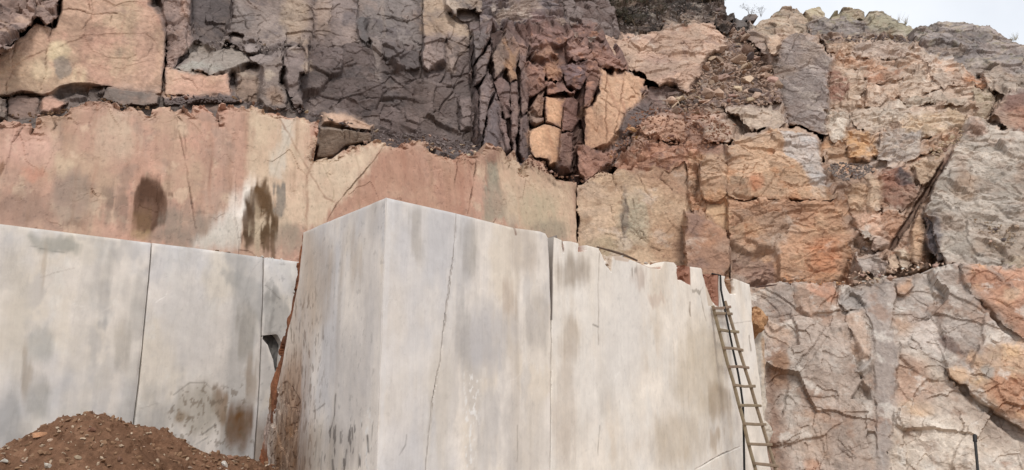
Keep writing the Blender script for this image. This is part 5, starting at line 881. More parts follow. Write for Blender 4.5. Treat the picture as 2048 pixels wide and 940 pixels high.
chunk('boulder', [(1928, 262), (1934, 242), (1962, 234), (1978, 242), (1996, 254), (2050, 262), (2200, 270), (2200, 545), (1990, 538), (1930, 534), (1892, 526), (1872, 480), (1866, 440), (1850, 420), (1866, 380), (1886, 330), (1904, 300)], PR1, (170, 157, 144), parent=None, seed=270, rough=((.12, .8, .6, -.4, .06), (.05, .25, .6, -.3), (.022, .08)), jag=2.5, thick=1.2, edge=(.15, 14), und=.1,
    extra=[('n', (186, 174, 161), 1.2, .7, -.1, .4, .7), ('n', (146, 126, 110), 1.4, .8, .05, .5, .6), ('e', 1950, 258, 26, 20, (172, 140, 122), .7), ('e', 1930, 370, 30, 30, (168, 138, 112), .6), ('e', 1868, 470, 16, 50, (96, 90, 92), .8), ('e', 2020, 490, 40, 30, (120, 112, 100), .6), ('e', 2040, 350, 14, 20, (150, 126, 108), .6), ('e', 2030, 530, 30, 12, (160, 146, 116), .5)],
    steps=[([(1926, 392), (1952, 396), (1950, 402), (1930, 400)], -.08, 0, 0), ([(1960, 380), (1984, 378), (1974, 386), (1964, 384)], -.06, 0, 0)], cracks=[([(1890, 360), (1905, 372), (1920, 382)], 1.2, .05), ([(1950, 450), (1980, 480), (1990, 500)], 1.0, .05), ([(1940, 440), (1990, 452), (2030, 460)], 1, .04)], label='huge pale sloping slab right of the diagonal fissure', cat='boulder')

chunk('fissure', [(1904, 298), (1907, 303), (1886, 342), (1868, 364), (1856, 392), (1838, 412), (1828, 436), (1806, 466), (1784, 502), (1778, 498), (1796, 462), (1818, 430), (1832, 404), (1846, 388), (1862, 358), (1884, 324)], PM.shift(-.35), (124, 98, 84), parent=right, seed=279, rough=SPLIT, jag=2, tier=2, bleed=2.0, label='deep dark diagonal fissure beside the huge pale slab')
# ================================================================== RIGHT LOWER WALL (rough marble)
low = tag(empty('lower_bench', (6, 13, 0)), kind='structure')
def wash_low(c, C):
    m = sstep(.05, .5, fbm(c.u * .7, c.v * .7, 821, 5, .6)) * .5; C = C * (1 - m[:, None]) + lin((164, 144, 130)) * m[:, None]
    m = sstep(.15, .5, fbm(c.u * 1.4, c.v * 1.4, 822, 5, .65)) * .5; C = C * (1 - m[:, None]) + lin((150, 112, 88)) * m[:, None]
    m = sstep(.2, .5, fbm(c.u * 2.2, c.v * 2.2, 823, 5, .65)) * .6; C = C * (1 - m[:, None]) + lin((210, 200, 188)) * m[:, None]
    m = sstep(.25, .5, fbm(c.u * 4, c.v * 4, 824, 4, .65)) * .4; return C * (1 - m[:, None] * .45) * 1.0
CUR = Zone(P3((1520, 900, 12.4), (2048, 900, 11.7), (1750, 560, 13.2)), low, wash_low, joint=.012, seed=820, step=1.8, common=((.11, 1.1, .9, .4, .0), (.03, .35, 1, .2, .0), (.010, .1, 1, .2, .0))); ZONES.append(CUR)
chunk('wall_face', [(1490, 572), (1700, 566), (1830, 542), (1925, 527), (2200, 530), (2200, 1025), (1490, 1025)], P3((1520, 900, 12.4), (2048, 900, 11.7), (1750, 560, 13.2)).shift(-.04), (160, 144, 132), rough=ROUGH, seed=819, tier=-2)
PL = P3((1520, 900, 12.4), (2048, 900, 11.7), (1750, 560, 13.2))
MG = [('n', (190, 178, 166), 1.2, 1, -.1, .4, .8), ('n', (146, 126, 112), 1.5, 1, .05, .5, .7), ('w', (108, 88, 78), 1.6, .04, .6), ('w', (206, 196, 184), 2.6, .06, .4), ('n', (176, 142, 116), 1.3, 1, .15, .5, .5)]
chunk('wall_face', [(1490, 575), (1520, 572), (1600, 567), (1690, 568), (1705, 575), (1740, 570), (1746, 600), (1744, 660), (1748, 760), (1752, 860), (1756, 960), (1756, 1030), (1490, 1030)], PL, (174, 155, 141), parent=low, seed=280, rough=((.08, .9, 1, .5, .03), (.018, .25, 1, .3), (.006, .07)), thick=1.0, jag=2, und=.08,
    extra=MG + [('p', [(1530, 700), (1570, 690), (1560, 800), (1590, 950), (1530, 950)], (122, 90, 72), .8, 14), ('p', [(1530, 575), (1590, 572), (1580, 640), (1540, 640)], (132, 118, 110), .7, 10), ('s', (110, 98, 92), 6, .2, .6, .3), ('e', 1560, 740, 18, 40, (160, 122, 94), .7), ('e', 1650, 610, 26, 40, (176, 132, 106), .7), ('e', 1620, 880, 40, 50, (170, 140, 118), .5), ('e', 1620, 930, 20, 16, (176, 124, 92), .6)],
    cracks=[([(1650, 655), (1625, 700), (1590, 740), (1575, 780), (1565, 830)], 2.4, .08), ([(1660, 655), (1640, 700), (1610, 740)], 1.2, .05), ([(1540, 770), (1580, 745), (1640, 735)], 1.2, .04), ([(1580, 830), (1570, 880), (1560, 900)], 1.6, .06), ([(1640, 925), (1700, 900), (1745, 885)], 1.2, .04), ([(1540, 650), (1600, 630), (1640, 620)], 1.4, .05)],
    steps=[([(1700, 800), (1722, 764), (1738, 778), (1742, 802)], -.14, 0, 0, .08), ([(1676, 660), (1700, 640), (1740, 655), (1740, 720), (1720, 760), (1700, 690)], -.06, -.2, .2, .04), ([(1530, 640), (1570, 655), (1545, 670)], .06, 0, 0)])
chunk('rock_slab', [(1698, 622), (1720, 622), (1738, 660), (1740, 710), (1726, 716), (1706, 668), (1690, 640)], PL.shift(.10), (190, 164, 144), parent=low, seed=281, rough=SPLIT, jag=2, thick=.3)
chunk('rock_slab', [(1712, 744), (1728, 722), (1748, 716), (1742, 734), (1726, 752)], PL.shift(.14), (166, 156, 146), parent=low, seed=282, rough=SPLIT, jag=1.5, thick=.3)
chunk('sawn_pillar', [(1724, 572), (1790, 560), (1794, 590), (1782, 660), (1800, 700), (1792, 760), (1786, 830), (1776, 960), (1775, 1030), (1752, 1030), (1752, 860), (1746, 740), (1744, 650), (1726, 610)], PL.shift(.06), (162, 147, 136), parent=low, seed=283, rough=((.008, .4, 3), (.004, .1, 3)), mat=M_WALL, jag=3.5, thick=.5, edge=(.03, 4),
    extra=[('p', [(1740, 680), (1800, 680), (1790, 1000), (1740, 1000)], (140, 127, 119), .8, 14), ('s', (126, 115, 109), 9, .05, .5, .6), ('s', (176, 166, 158), 7, .1, .6, .6), ('n', (146, 134, 126), 1.5, 2, .0, .5, .6)], label='smooth grey drill-striped strip of the wall')
chunk('wall_face', [(1788, 560), (1830, 544), (1880, 532), (1924, 530), (1935, 560), (1960, 610), (2000, 660), (2060, 700), (2200, 720), (2200, 800), (2040, 820), (1960, 800), (1900, 740), (1840, 700), (1790, 690), (1784, 640)], PL.shift(.02), (178, 164, 154), parent=low, seed=284, rough=((.09, .9, .8, -.5, .03), (.018, .25, .9, -.4), (.006, .07)), thick=.8, jag=2.5, und=.06,
    extra=MG[:3] + [('p', [(1868, 680), (1890, 670), (1920, 690), (1936, 710), (1900, 706)], (92, 72, 64), .85, 4), ('e', 1880, 640, 12, 12, (100, 82, 74), .8), ('e', 1800, 650, 30, 26, (168, 136, 112), .6)], cracks=[([(1800, 690), (1850, 720), (1900, 770), (1960, 820), (2040, 900)], 1.8, .07), ([(1850, 610), (1880, 650), (1910, 690)], 1.4, .05)])
chunk('boulder', [(1918, 530), (1960, 526), (2000, 528), (2200, 530), (2200, 690), (2048, 676), (2010, 650), (1980, 624), (1950, 600), (1926, 570)], PL.shift(.10), (172, 130, 106), parent=None, bleed=16.0, seed=285, rough=ROUGH, jag=3, thick=.6, edge=(.10, 10), extra=[('n', (198, 152, 114), 1.8, 1, .0, .45, .7), ('n', (152, 108, 84), 1.5, 1, .1, .5, .6), ('p', [(1930, 570), (1980, 610), (2048, 680), (2020, 672), (1950, 615)], (92, 76, 68), .8, 8), ('e', 2020, 590, 20, 14, (200, 170, 140), .6), ('v', [(1975, 530), (2005, 560), (2030, 590)], 6, (120, 106, 98), .6)], label='rust-orange boulder at the upper right corner of the lower wall', cat='boulder')
chunk('wall_face', [(1786, 700), (1830, 700), (1880, 735), (1920, 780), (1980, 830), (2030, 880), (2200, 930), (2200, 1030), (1770, 1030), (1776, 900), (1788, 780)], PL.shift(.05), (196, 178, 160), parent=low, seed=286, rough=((.08, .9, .9, -.5), (.016, .25), (.006, .06)), thick=.8, jag=2.5, und=.08,
    extra=[('n', (212, 200, 186), 1.1, 1, -.1, .4, .8), ('p', [(1790, 700), (1850, 720), (1880, 780), (1840, 830), (1786, 810)], (158, 122, 100), .75, 16), ('e', 1880, 890, 70, 50, (214, 200, 184), .8), ('e', 1830, 820, 40, 20, (200, 168, 134), .7), ('p', [(1900, 780), (1920, 800), (1990, 850), (2040, 900), (1980, 870), (1940, 830)], (120, 104, 92), .6, 8), ('e', 2010, 930, 12, 8, (130, 96, 76), .6), ('w', (150, 120, 100), 2, .05, .4)],
    cracks=[([(1915, 780), (1960, 840), (2030, 880)], 1.2, .05), ([(1790, 705), (1796, 740), (1790, 790)], 2.2, .06)])
chunk('boulder', [(1932, 766), (1942, 730), (1960, 690), (1980, 672), (2020, 680), (2200, 720), (2200, 880), (2048, 858), (2010, 830), (1970, 810), (1944, 790)], PL.shift(.20), (182, 150, 122), parent=None, bleed=14.0, seed=287, rough=((.10, .6, .9, .2), (.04, .18), (.016, .06)), jag=2, thick=.7, edge=(.14, 14), extra=[('p', [(1968, 780), (1990, 740), (2060, 760), (2060, 850), (2000, 820)], (176, 124, 94), .85, 12), ('e', 1976, 742, 20, 14, (172, 166, 158), .8), ('n', (206, 170, 128), 2, 1, .1, .5, .6), ('v', [(2015, 735), (2040, 745), (2060, 755)], 2, (216, 190, 160), .7)], label='orange and tan boulder bulging from the lower wall at the right edge', cat='boulder')
chunk('rock_slab', [(1894, 734), (1930, 738), (1944, 750), (1938, 770), (1920, 768), (1900, 752)], PL.shift(.22), (190, 158, 128), parent=low, seed=288, rough=SPLIT, jag=1.5, thick=.3, edge=(.06, 7))
chunk('rock_ledge', [(1795, 560), (1830, 544), (1832, 566), (1812, 584), (1796, 580)], PL.shift(.14), (188, 150, 124), parent=low, seed=289, rough=ROUGH, jag=2, thick=.3)
chunk('wall_face', [(1586, 572), (1640, 568), (1676, 572), (1680, 620), (1650, 626), (1620, 634), (1590, 620)], PL.shift(.06), (180, 150, 130), parent=low, seed=290, rough=ROUGH, jag=3, thick=.3, extra=[('n', (178, 124, 96), 1.5, 1, 0, .4, .7)])
chunk('rock_ledge', [(1676, 600), (1700, 576), (1730, 580), (1732, 610), (1712, 618), (1690, 622)], PL.shift(.10), (150, 140, 132), parent=low, seed=291, rough=FRACT, jag=2, thick=.3)
zone_flush(); flush()
# ================================================================== HILL BEHIND, GROUND
def hill():
    P = np.concatenate(ALLPTS); g = 0.28
    x0, x1, z0, z1 = -16.0, 22.0, -0.5, 19.0
    nx = int((x1 - x0) / g) + 1; nz = int((z1 - z0) / g) + 1
    Y = np.full((nz, nx), -1.0); ix = np.clip(((P[:, 0] - x0) / g).astype(int), 0, nx - 1); iz = np.clip(((P[:, 2] - z0) / g).astype(int), 0, nz - 1)
    np.maximum.at(Y, (iz, ix), P[:, 1])
    top = np.full(nx, -1)
    for i in range(nx):
        k = np.nonzero(Y[:, i] > 0)[0]
        if len(k): top[i] = k.max()
    have = np.nonzero(top >= 0)[0]
    for i in range(nx):
        if top[i] < 0: top[i] = top[have[np.argmin(abs(have - i))]]
    known = Y > 0
    for it in range(120):                       # fill the holes from their neighbours
        if known.all(): break
        p = np.pad(Y, 1, mode='edge'); kp = np.pad(known, 1, mode='edge').astype(float); s = np.zeros_like(Y); w = np.zeros_like(Y)
        for a in (0, 1, 2):
            for b in (0, 1, 2): s += p[a:a + nz, b:b + nx] * kp[a:a + nz, b:b + nx]; w += kp[a:a + nz, b:b + nx]
        m = (~known) & (w > 0); Y[m] = s[m] / w[m]; known |= m
    for it in range(2):
        p = np.pad(Y, 1, mode='edge'); Y = np.max([p[a:a + nz, b:b + nx] for a in range(3) for b in range(3)], axis=0)
    for it in range(2):
        p = np.pad(Y, 1, mode='edge'); Y = np.mean([p[a:a + nz, b:b + nx] for a in range(3) for b in range(3)], axis=0)
    Y = np.maximum.accumulate(Y, axis=0) * 0.5 + Y * 0.5
    tp = top.astype(float) * g + z0 - 0.45
    k = np.array([1, 2, 3, 2, 1.]); k /= k.sum(); tpm = np.minimum(tp, np.convolve(np.pad(tp, 2, mode='edge'), k, 'valid'))
    R = 2; NR = nz * R; nX = nx * R - 1
    xs = x0 + np.arange(nX) * g / R
    tt = np.interp(xs, x0 + np.arange(nx) * g, tpm)
    s = np.linspace(0, 1, 150)
    Z = z0 + np.outer(s, tt - z0); X = np.tile(xs, (150, 1))
    fz = np.clip((Z - z0) / g, 0, nz - 1.001); fx = np.clip((X - x0) / g, 0, nx - 1.001); a = fz.astype(int); b = fx.astype(int); da = fz - a; db = fx - b
    Yg = (Y[a, b] * (1 - da) + Y[a + 1, b] * da) * (1 - db) + (Y[a, b + 1] * (1 - da) + Y[a + 1, b + 1] * da) * db
    h, t = facets(X, Z, 0.5, 7, 1.2, .2, 1, .25, .2); h2, t2 = facets(X, Z, 0.2, 8)
    Yg = Yg + 0.45 - 0.22 * h - .1 * h2
    rows = [np.stack([X, Yg, Z], -1)]
    for k, (dy, dz) in enumerate(((1.5, .15), (5, .5), (15, 1.2), (60, 3), (300, 6))):      # the hilltop running back
        n = fbm(xs * .5, xs * 0 + k, 3, 3)
        rows.append(np.stack([xs, Yg[-1] + dy, Z[-1] + dz + .2 * n], -1)[None])
    V = np.concatenate(rows); nr = V.shape[0]; C0 = lin((116, 98, 90))
    f = fbm(V[..., 0] * .8, V[..., 2] * .8, 5, 4); C = C0 * (1 + .35 * f)[..., None]
    wgt = sstep(4, 9, V[..., 0])[..., None] * .6; C = C * (1 - wgt) + lin((168, 140, 118)) * wgt
    I = np.arange(nr * nX).reshape(nr, nX)
    Q = np.stack([I[:-1, :-1].ravel(), I[:-1, 1:].ravel(), I[1:, 1:].ravel(), I[1:, :-1].ravel()], 1)
    tag(link('hill', mesh_np('hill', V.reshape(-1, 3), Q, None, C.reshape(-1, 3)), M_ROCK), kind='structure')
hill()
gx = np.concatenate([[-2000, -400, -80, -30], np.linspace(-14, 14, 120), [30, 80, 400, 2000]]); gy = np.concatenate([[-2000, -400, -80, -20], np.linspace(-6, 16, 90), [40, 100, 400, 2000]])
GX, GY = np.meshgrid(gx, gy); GZ = 0.05 * fbm(GX * .5, GY * .5, 3, 4) * (abs(GX) < 20) * (GY < 20)
I = np.arange(GX.size).reshape(GX.shape); Q = np.stack([I[:-1, :-1].ravel(), I[:-1, 1:].ravel(), I[1:, 1:].ravel(), I[1:, :-1].ravel()], 1)
Cg = lin((150, 122, 98)) * (1 + .2 * fbm(GX, GY, 9, 4))[..., None]
tag(link('ground', mesh_np('ground', np.stack([GX, GY, GZ], -1).reshape(-1, 3), Q, None, Cg.reshape(-1, 3)), M_DIRT), kind='structure')

# ================================================================== DIRT HEAP
ridge = [at(-170, 990, 5.2), at(0, 906, 5.9), at(95, 862, 6.25), at(150, 826, 6.4), at(190, 817, 6.45), at(222, 835, 6.5), at(252, 843, 6.55), at(300, 853, 6.7), at(345, 872, 6.85), at(420, 896, 7.05), at(480, 914, 7.2), at(545, 930, 7.3)]
def heap_z(x, y):
    z = np.full(x.shape, -9.0)
    for a, b in zip(ridge[:-1], ridge[1:]):
        dx, dy = b[0] - a[0], b[1] - a[1]; t = np.clip(((x - a[0]) * dx + (y - a[1]) * dy) / (dx * dx + dy * dy), 0, 1)
        d = np.hypot(x - a[0] - t * dx, y - a[1] - t * dy); z = np.maximum(z, a[2] + t * (b[2] - a[2]) - 0.66 * (np.sqrt(d * d + .01) - .1))
    z = z + 0.05 * fbm(x * 1.5, y * 1.5, 61, 3)
    h, _ = facets(x, y, .16, 62, 1, 0, 1, .3); h2, _ = facets(x, y, .06, 63, 1, 0, 1, .3)
    return z + .03 * h + .012 * h2 + .04 * fbm(x * 5, y * 5, 64, 5, .55) - .02
hx = np.arange(-5.2, -1.6, .0125); hy = np.arange(4.0, 8.4, .0175); HX, HY = np.meshgrid(hx, hy); HZ = heap_z(HX, HY)
keep = HZ > -0.06; HZ = np.maximum(HZ, -.08)
cellk = keep[:-1, :-1] | keep[1:, :-1] | keep[:-1, 1:] | keep[1:, 1:]
I = np.arange(HX.size).reshape(HX.shape); jj, ii = np.nonzero(cellk)
Q = np.stack([I[jj, ii], I[jj, ii + 1], I[jj + 1, ii + 1], I[jj + 1, ii]], 1); uq, inv = np.unique(Q, return_inverse=True)
Vh = np.stack([HX, HY, HZ], -1).reshape(-1, 3)[uq]
Ch = lin((120, 86, 64)) * (1 + .3 * fbm(Vh[:, 0] * 2, Vh[:, 1] * 2, 65, 5, .6))[:, None]
mm = sstep(.2, .5, fbm(Vh[:, 0] * 5, Vh[:, 1] * 5, 66, 4))[:, None] * .5; Ch = Ch * (1 - mm) + lin((146, 108, 82)) * mm
ho = np.array([-3.4, 6.4, 0.0]); heap = link('dirt_heap', mesh_np('dirt_heap', Vh - ho, inv.reshape(-1, 4), None, Ch), M_DIRT); heap.location = ho
tag(heap, 'heap of red-brown dirt and clods in front of the left marble blocks', 'dirt heap')

# ================================================================== LOOSE STONES
rng = random.Random(5)
def stone_mesh(k, flat=1.0):
    bm = bmesh.new(); r = random.Random(900 + k)
    for i in range(15):
        v = Vector((r.gauss(0, 1), r.gauss(0, 1), r.gauss(0, 1))).normalized() * r.uniform(.75, 1.0)
        v.x *= 1.0; v.y *= r.choice((.55, .75)); v.z *= flat * .6; bm.verts.new(v * .5)
    res = bmesh.ops.convex_hull(bm, input=bm.verts)
    for g_ in ('geom_interior', 'geom_unused'):
        for e in res[g_]:
            if isinstance(e, bmesh.types.BMVert) and e.is_valid and not e.link_faces: bm.verts.remove(e)
    bmesh.ops.bevel(bm, geom=list(bm.edges), offset=.03, segments=1, affect='EDGES') if k % 3 == 0 else None
    bmesh.ops.triangulate(bm, faces=bm.faces); me = bpy.data.meshes.new('stone'); bm.to_mesh(me); bm.free(); return me
BASES = [stone_mesh(k, (1, .8, .55, .4)[k % 4]) for k in range(14)]; GRIT = [stone_mesh(k, .7) for k in (31, 32, 34, 35, 37, 38)]
def stone_kinds(mat):
    out = []
    for b in BASES: m = b.copy(); m.materials.clear(); m.materials.append(mat); out.append(m)
    return out
KG, KT, KP, KW, KO, KB = (stone_kinds(m) for m in (M_STONE_GREY, M_STONE_TAN, M_STONE_PINK, M_STONE_WHITE, M_STONE_ORANGE, M_STONE_BROWN))
def stone(P, size, kinds, label, group, tilt=.7, name='loose_stone', sx=1.0):
    o = bpy.data.objects.new(name, rng.choice(kinds)); o.location = P
    o.rotation_euler = (rng.uniform(-tilt, tilt), rng.uniform(-tilt, tilt), rng.uniform(0, 6.28)); o.scale = (size * sx, size, size * rng.uniform(.8, 1.2)); col.objects.link(o)
    return tag(o, label, 'stone', group)
def inpoly(poly):
    xs = [p[0] for p in poly]; ys = [p[1] for p in poly]
    while True:
        x, y = rng.uniform(min(xs), max(xs)), rng.uniform(min(ys), max(ys))
        if poly_sd(np.array([x]), np.array([y]), poly)[0] < 0: return x, y
def scatter(poly, plane, n, lo, hi, kinds, label, group, grit=0, gmat=None, gname='rubble_grit', glabel=None, lift=.0, power=2.2):
    for k in range(n):
        x, y = inpoly(poly); P = plane.hit(x, y); d = P[1]; s = (lo + (hi - lo) * rng.random() ** power) * d / F
        stone(P + plane.n * (s * .15 + lift), s, rng.choice(kinds), label, group)
    if grit:
        V, T, o = [], [], 0
        for k in range(grit):
            x, y = inpoly(poly); P = plane.hit(x, y); s = rng.uniform(2.0, lo + 1) * P[1] / F
            me = rng.choice(GRIT); M = Matrix.Rotation(rng.uniform(0, 6.28), 3, Vector((rng.gauss(0, 1), rng.gauss(0, 1), rng.gauss(0, 1))).normalized())
            vv = np.array([(M @ v.co) * s for v in me.vertices]) + P + plane.n * lift
            V.append(vv); T.append(np.array([p.vertices[:] for p in me.polygons]) + o); o += len(vv)
        me = mesh_np(gname, np.concatenate(V), np.zeros((0, 4)), np.concatenate(T)); tag(link(gname, me, gmat), glabel, 'rubble', kind='stuff')
scatter([(585, 222), (640, 240), (700, 250), (760, 265), (850, 270), (945, 290), (950, 312), (880, 305), (840, 282), (790, 288), (752, 276), (700, 262), (640, 232), (600, 228)], P3((600, 240, 12.7), (950, 300, 14.6), (760, 270, 13.5)), 30, 10, 22, [KG, KG, KP, KT],
    'loose stone in the rubble lying along the ledge above the pink wall', 'rubble on the ledge above the pink wall', 416, M_STONE_GREY, glabel='fine grey rubble along the ledge above the pink wall', lift=.06)
scatter([(330, 190), (470, 192), (530, 208), (620, 220), (640, 235), (560, 222), (500, 208), (440, 204), (330, 208)], P3((330, 200, 11.9), (640, 228, 12.6), (480, 195, 12.3)), 10, 9, 18, [KG, KB, KT], 'loose stone in the dark slot under the grey blocks', 'stones in the dark slot', 144, M_STONE_GREY, glabel='fine rubble in the dark slot under the grey blocks', lift=.0)
scatter([(20, 230), (80, 226), (140, 214), (210, 196), (250, 210), (300, 215), (300, 222), (240, 216), (200, 204), (140, 222), (60, 242)], P3((20, 236, 10.3), (300, 215, 11.3), (150, 205, 11.0)), 9, 9, 18, [KG, KB, KP], 'loose stone in the dark recess above the left end of the pink wall', 'stones in the left recess', 112, M_STONE_BROWN, glabel='fine rubble in the recess above the left of the pink wall')
scatter([(400, 72), (440, 84), (500, 84), (560, 88), (600, 86), (600, 100), (540, 104), (490, 100), (450, 92), (390, 88)], PSl.shift(.12), 14, 9, 20, [KG, KG, KT], 'loose grey stone on the shelf below the upper grey slabs', 'stones on the grey shelf', 96, M_STONE_GREY, glabel='fine rubble on the shelf below the upper grey slabs')
GUL = [(1300, 215), (1350, 190), (1400, 150), (1425, 105), (1455, 90), (1462, 60), (1490, 58), (1510, 90), (1545, 140), (1565, 205), (1520, 210), (1440, 215), (1380, 230)]
scatter(GUL, PG.shift(.15), 80, 14, 48, [KG, KT, KT, KT, KP], 'angular stone in the rubble filling the gully', 'stones in the rubble gully', 672, M_STONE_TAN, glabel='fine grey and tan rubble filling the gully', power=1.3)
scatter([(1262, 230), (1300, 215), (1440, 220), (1470, 250), (1455, 282), (1400, 300), (1380, 290), (1300, 285), (1250, 310), (1200, 330), (1240, 280)], PG2.shift(.4), 26, 10, 26, [KP, KB, KT, KO], 'reddish stone in the rubble below the gully', 'reddish stones below the gully', 512, M_STONE_BROWN, glabel='fine reddish rubble below the gully')
scatter([(1652, 336), (1680, 330), (1740, 334), (1746, 348), (1720, 362), (1690, 366), (1664, 354)], P3((1650, 360, 15.0), (1745, 360, 15.1), (1700, 330, 15.7)), 12, 9, 17, [KG], 'grey stone in the gravel pocket above the ribbed tan rock', 'stones in the gravel pocket', 320, M_STONE_GREY, glabel='grey gravel in the pocket beside the large ochre boulder', lift=.05)
scatter([(1690, 556), (1720, 546), (1800, 540), (1860, 530), (1900, 532), (1830, 548), (1790, 562), (1740, 574), (1700, 578)], PL.shift(.0), 20, 9, 22, [KT, KW, KP], 'pale stone lying on the edge of the lower right bench', 'stones on the lower bench edge', 70, M_STONE_TAN, glabel='fine pale rubble on the edge of the lower right bench', lift=.1)
scatter([(1560, 560), (1640, 562), (1690, 566), (1690, 574), (1600, 573), (1560, 573)], PL.shift(.0), 7, 8, 15, [KO, KT], 'ochre stone on the ledge under the rust boulder', 'stones under the rust boulder', 64, M_STONE_ORANGE, glabel='fine ochre rubble on the ledge under the rust boulder', lift=.05)
scatter([(1640, 80), (1700, 70), (1790, 70), (1840, 84), (1830, 92), (1760, 82), (1690, 84)], PT.shift(.6), 13, 9, 20, [KG, KT], 'stone in the broken band below the crest boulders', 'stones below the crest boulders', 128, M_STONE_GREY, glabel='fine rubble below the crest boulders')
scatter([(1860, 300), (1890, 280), (1930, 256), (1926, 272), (1890, 304), (1870, 320)], PRC.shift(.55), 9, 8, 18, [KT, KP], 'stone caught at the top of the diagonal fissure', 'stones at the top of the fissure', 64, M_STONE_TAN, glabel='fine rubble at the top of the diagonal fissure')
scatter([(1940, 440), (2040, 450), (2048, 480), (1990, 500), (1960, 470)], PR1.shift(.0), 8, 8, 16, [KT, KG], 'small stone resting on the huge pale slab', 'stones on the huge pale slab', 96, M_STONE_TAN, glabel='fine rubble resting on the huge pale slab', lift=.03)
scatter([(1780, 540), (1690, 540), (1700, 480), (1720, 430), (1780, 490), (1820, 540)], PM.shift(-.05), 12, 9, 22, [KT, KB, KG], 'stone in the jumble at the foot of the diagonal fissure', 'stones at the fissure foot', 96, M_STONE_TAN, glabel='fine rubble at the foot of the diagonal fissure')
scatter([(1200, 20), (1440, 4), (1450, 36), (1340, 50), (1230, 64)], PSO.shift(.1), 13, 9, 22, [KG, KG, KB], 'grey stone in the dark topsoil of the crest', 'stones in the topsoil', 256, M_STONE_GREY, glabel='fine stones in the dark topsoil of the crest')
scatter([(1040, 320), (1060, 312), (1110, 345), (1180, 352), (1230, 322), (1240, 336), (1180, 366), (1130, 362), (1100, 350)], P3((1040, 325, 14.5), (1230, 330, 15.3), (1140, 355, 14.8)), 7, 8, 16, [KB, KP], 'brown stone in the hollow behind the tan end of the pink wall', 'stones in the tan wall hollow', 96, M_STONE_BROWN, glabel='fine rubble in the hollow behind the tan wall')
scatter([(690, 294), (730, 280), (770, 280), (810, 278), (850, 278), (900, 302), (950, 300), (955, 312), (900, 316), (856, 302), (812, 288), (770, 294), (730, 292), (694, 304)], PW1.shift(-.12), 20, 10, 26, [KP, KT], 'broken pink stone along the rim of the wall, right of the notch', 'broken stones on the rim of the pink wall', 60, M_STONE_PINK, glabel='fine pink rubble along the rim of the wall, right of the notch')
# stones along the marble tops
def along(P0, P1, n, lo, hi, kinds, label, group, back=.12):
    d = P1 - P0; nn = np.array([-d[1], d[0], 0]); nn /= np.linalg.norm(nn)
    if nn[1] < 0: nn = -nn
    for k in range(n):
        P = P0 + d * rng.random() + nn * rng.uniform(.03, back); s = rng.uniform(lo, hi) * P[1] / F; stone(P + np.array([0, 0, s * .12]), s, rng.choice(kinds), label, group, .3)
q = lambda t: LB0 + (LB1 - LB0) * t
along(q(.66), q(.97), 16, 5, 14, [KW, KW, KB], 'stone chip along the top edge of the left marble blocks', 'chips on the left marble blocks')
along(RID + (LEND - RID) * .45, LEND, 4, 5, 10, [KW, KB], 'stone chip on the left shoulder of the largest block', 'chips on the largest block')
along(RID + (REND - RID) * .52, RID + (REND - RID) * .78, 18, 7, 24, [KP, KW, KT, KO], 'broken chip on the top of the cream marble block', 'chips on the cream block', .25)
# stones bedded in the heap
def heap_stone(px, py, size, kinds, label=None, group=None, sx=1.0):
    r = ray(px, py); PP = np.array([0, 0, EYE]) + np.outer(np.arange(4.0, 9.0, .015), r); hit_ = np.nonzero(PP[:, 2] < heap_z(PP[:, 0], PP[:, 1]))[0]
    P = PP[hit_[0]] if len(hit_) else PP[-1]
    s = size * P[1] / F; return stone(P + np.array([0, 0, s * .06]), s, kinds, label, group, .5, sx=sx)
heap_stone(80, 872, 30, KO, 'orange stone, largest on the left flank of the dirt heap', sx=1.2)
heap_stone(96, 934, 28, KW, 'flat pale stone in the dirt heap at the bottom edge, left of the middle')
heap_stone(48, 926, 26, KP, 'reddish stone low on the left of the dirt heap')
heap_stone(8, 925, 22, KW, 'pale stone at the bottom left corner of the picture')
heap_stone(182, 863, 24, KB, 'brown stone near the top of the dirt heap')
heap_stone(240, 922, 22, KB, 'brown flat stone in the middle of the dirt heap')
heap_stone(450, 930, 24, KW, 'rounded white stone at the right foot of the dirt heap')
for k in range(24):
    x = rng.uniform(5, 520); yr = np.interp(x, [0, 95, 190, 300, 420, 545], [910, 866, 822, 858, 900, 934]); y = rng.uniform(yr + 4, 950)
    heap_stone(x, y, 8 + 14 * rng.random() ** 2, rng.choice([KB, KB, KT, KP]), 'small clod or stone scattered over the dirt heap', 'small stones on the dirt heap')
for k in range(10):
    heap_stone(rng.uniform(440, 545), rng.uniform(922, 950), rng.uniform(6, 18), rng.choice([KB, KT, KW]), 'pale stone gathered where the heap meets the largest block', 'stones at the heap foot')
def crumbs(n, lo, hi, mat, name, label, seed):
    rr = random.Random(seed); V, T, o = [], [], 0
    gx_ = np.array([rr.uniform(-5, -1.8) for _ in range(n)]); gy_ = np.array([rr.uniform(4.6, 7.4) for _ in range(n)]); gz_ = heap_z(gx_, gy_)
    for x, y, z in zip(gx_, gy_, gz_):
        if z < 0.3: continue
        s = lo + (hi - lo) * rr.random() ** 2.5; me = rr.choice(GRIT); M = Matrix.Rotation(rr.uniform(0, 6.28), 3, Vector((rr.gauss(0, 1), rr.gauss(0, 1), rr.gauss(0, 1))).normalized())
        V.append(np.array([(M @ v.co) * s for v in me.vertices]) + np.array([x, y, z + s * .12])); T.append(np.array([p.vertices[:] for p in me.polygons]) + o); o += len(me.vertices)
    tag(link(name, mesh_np(name, np.concatenate(V), np.zeros((0, 4)), np.concatenate(T)), mat), label, 'dirt', kind='stuff')
crumbs(2600, .012, .085, M_STONE_BROWN, 'dirt_crumbs', 'brown clods and crumbs of earth covering the dirt heap', 7)
crumbs(1300, .01, .06, M_STONE_TAN, 'pale_gravel', 'pale gravel scattered over the dirt heap', 8)

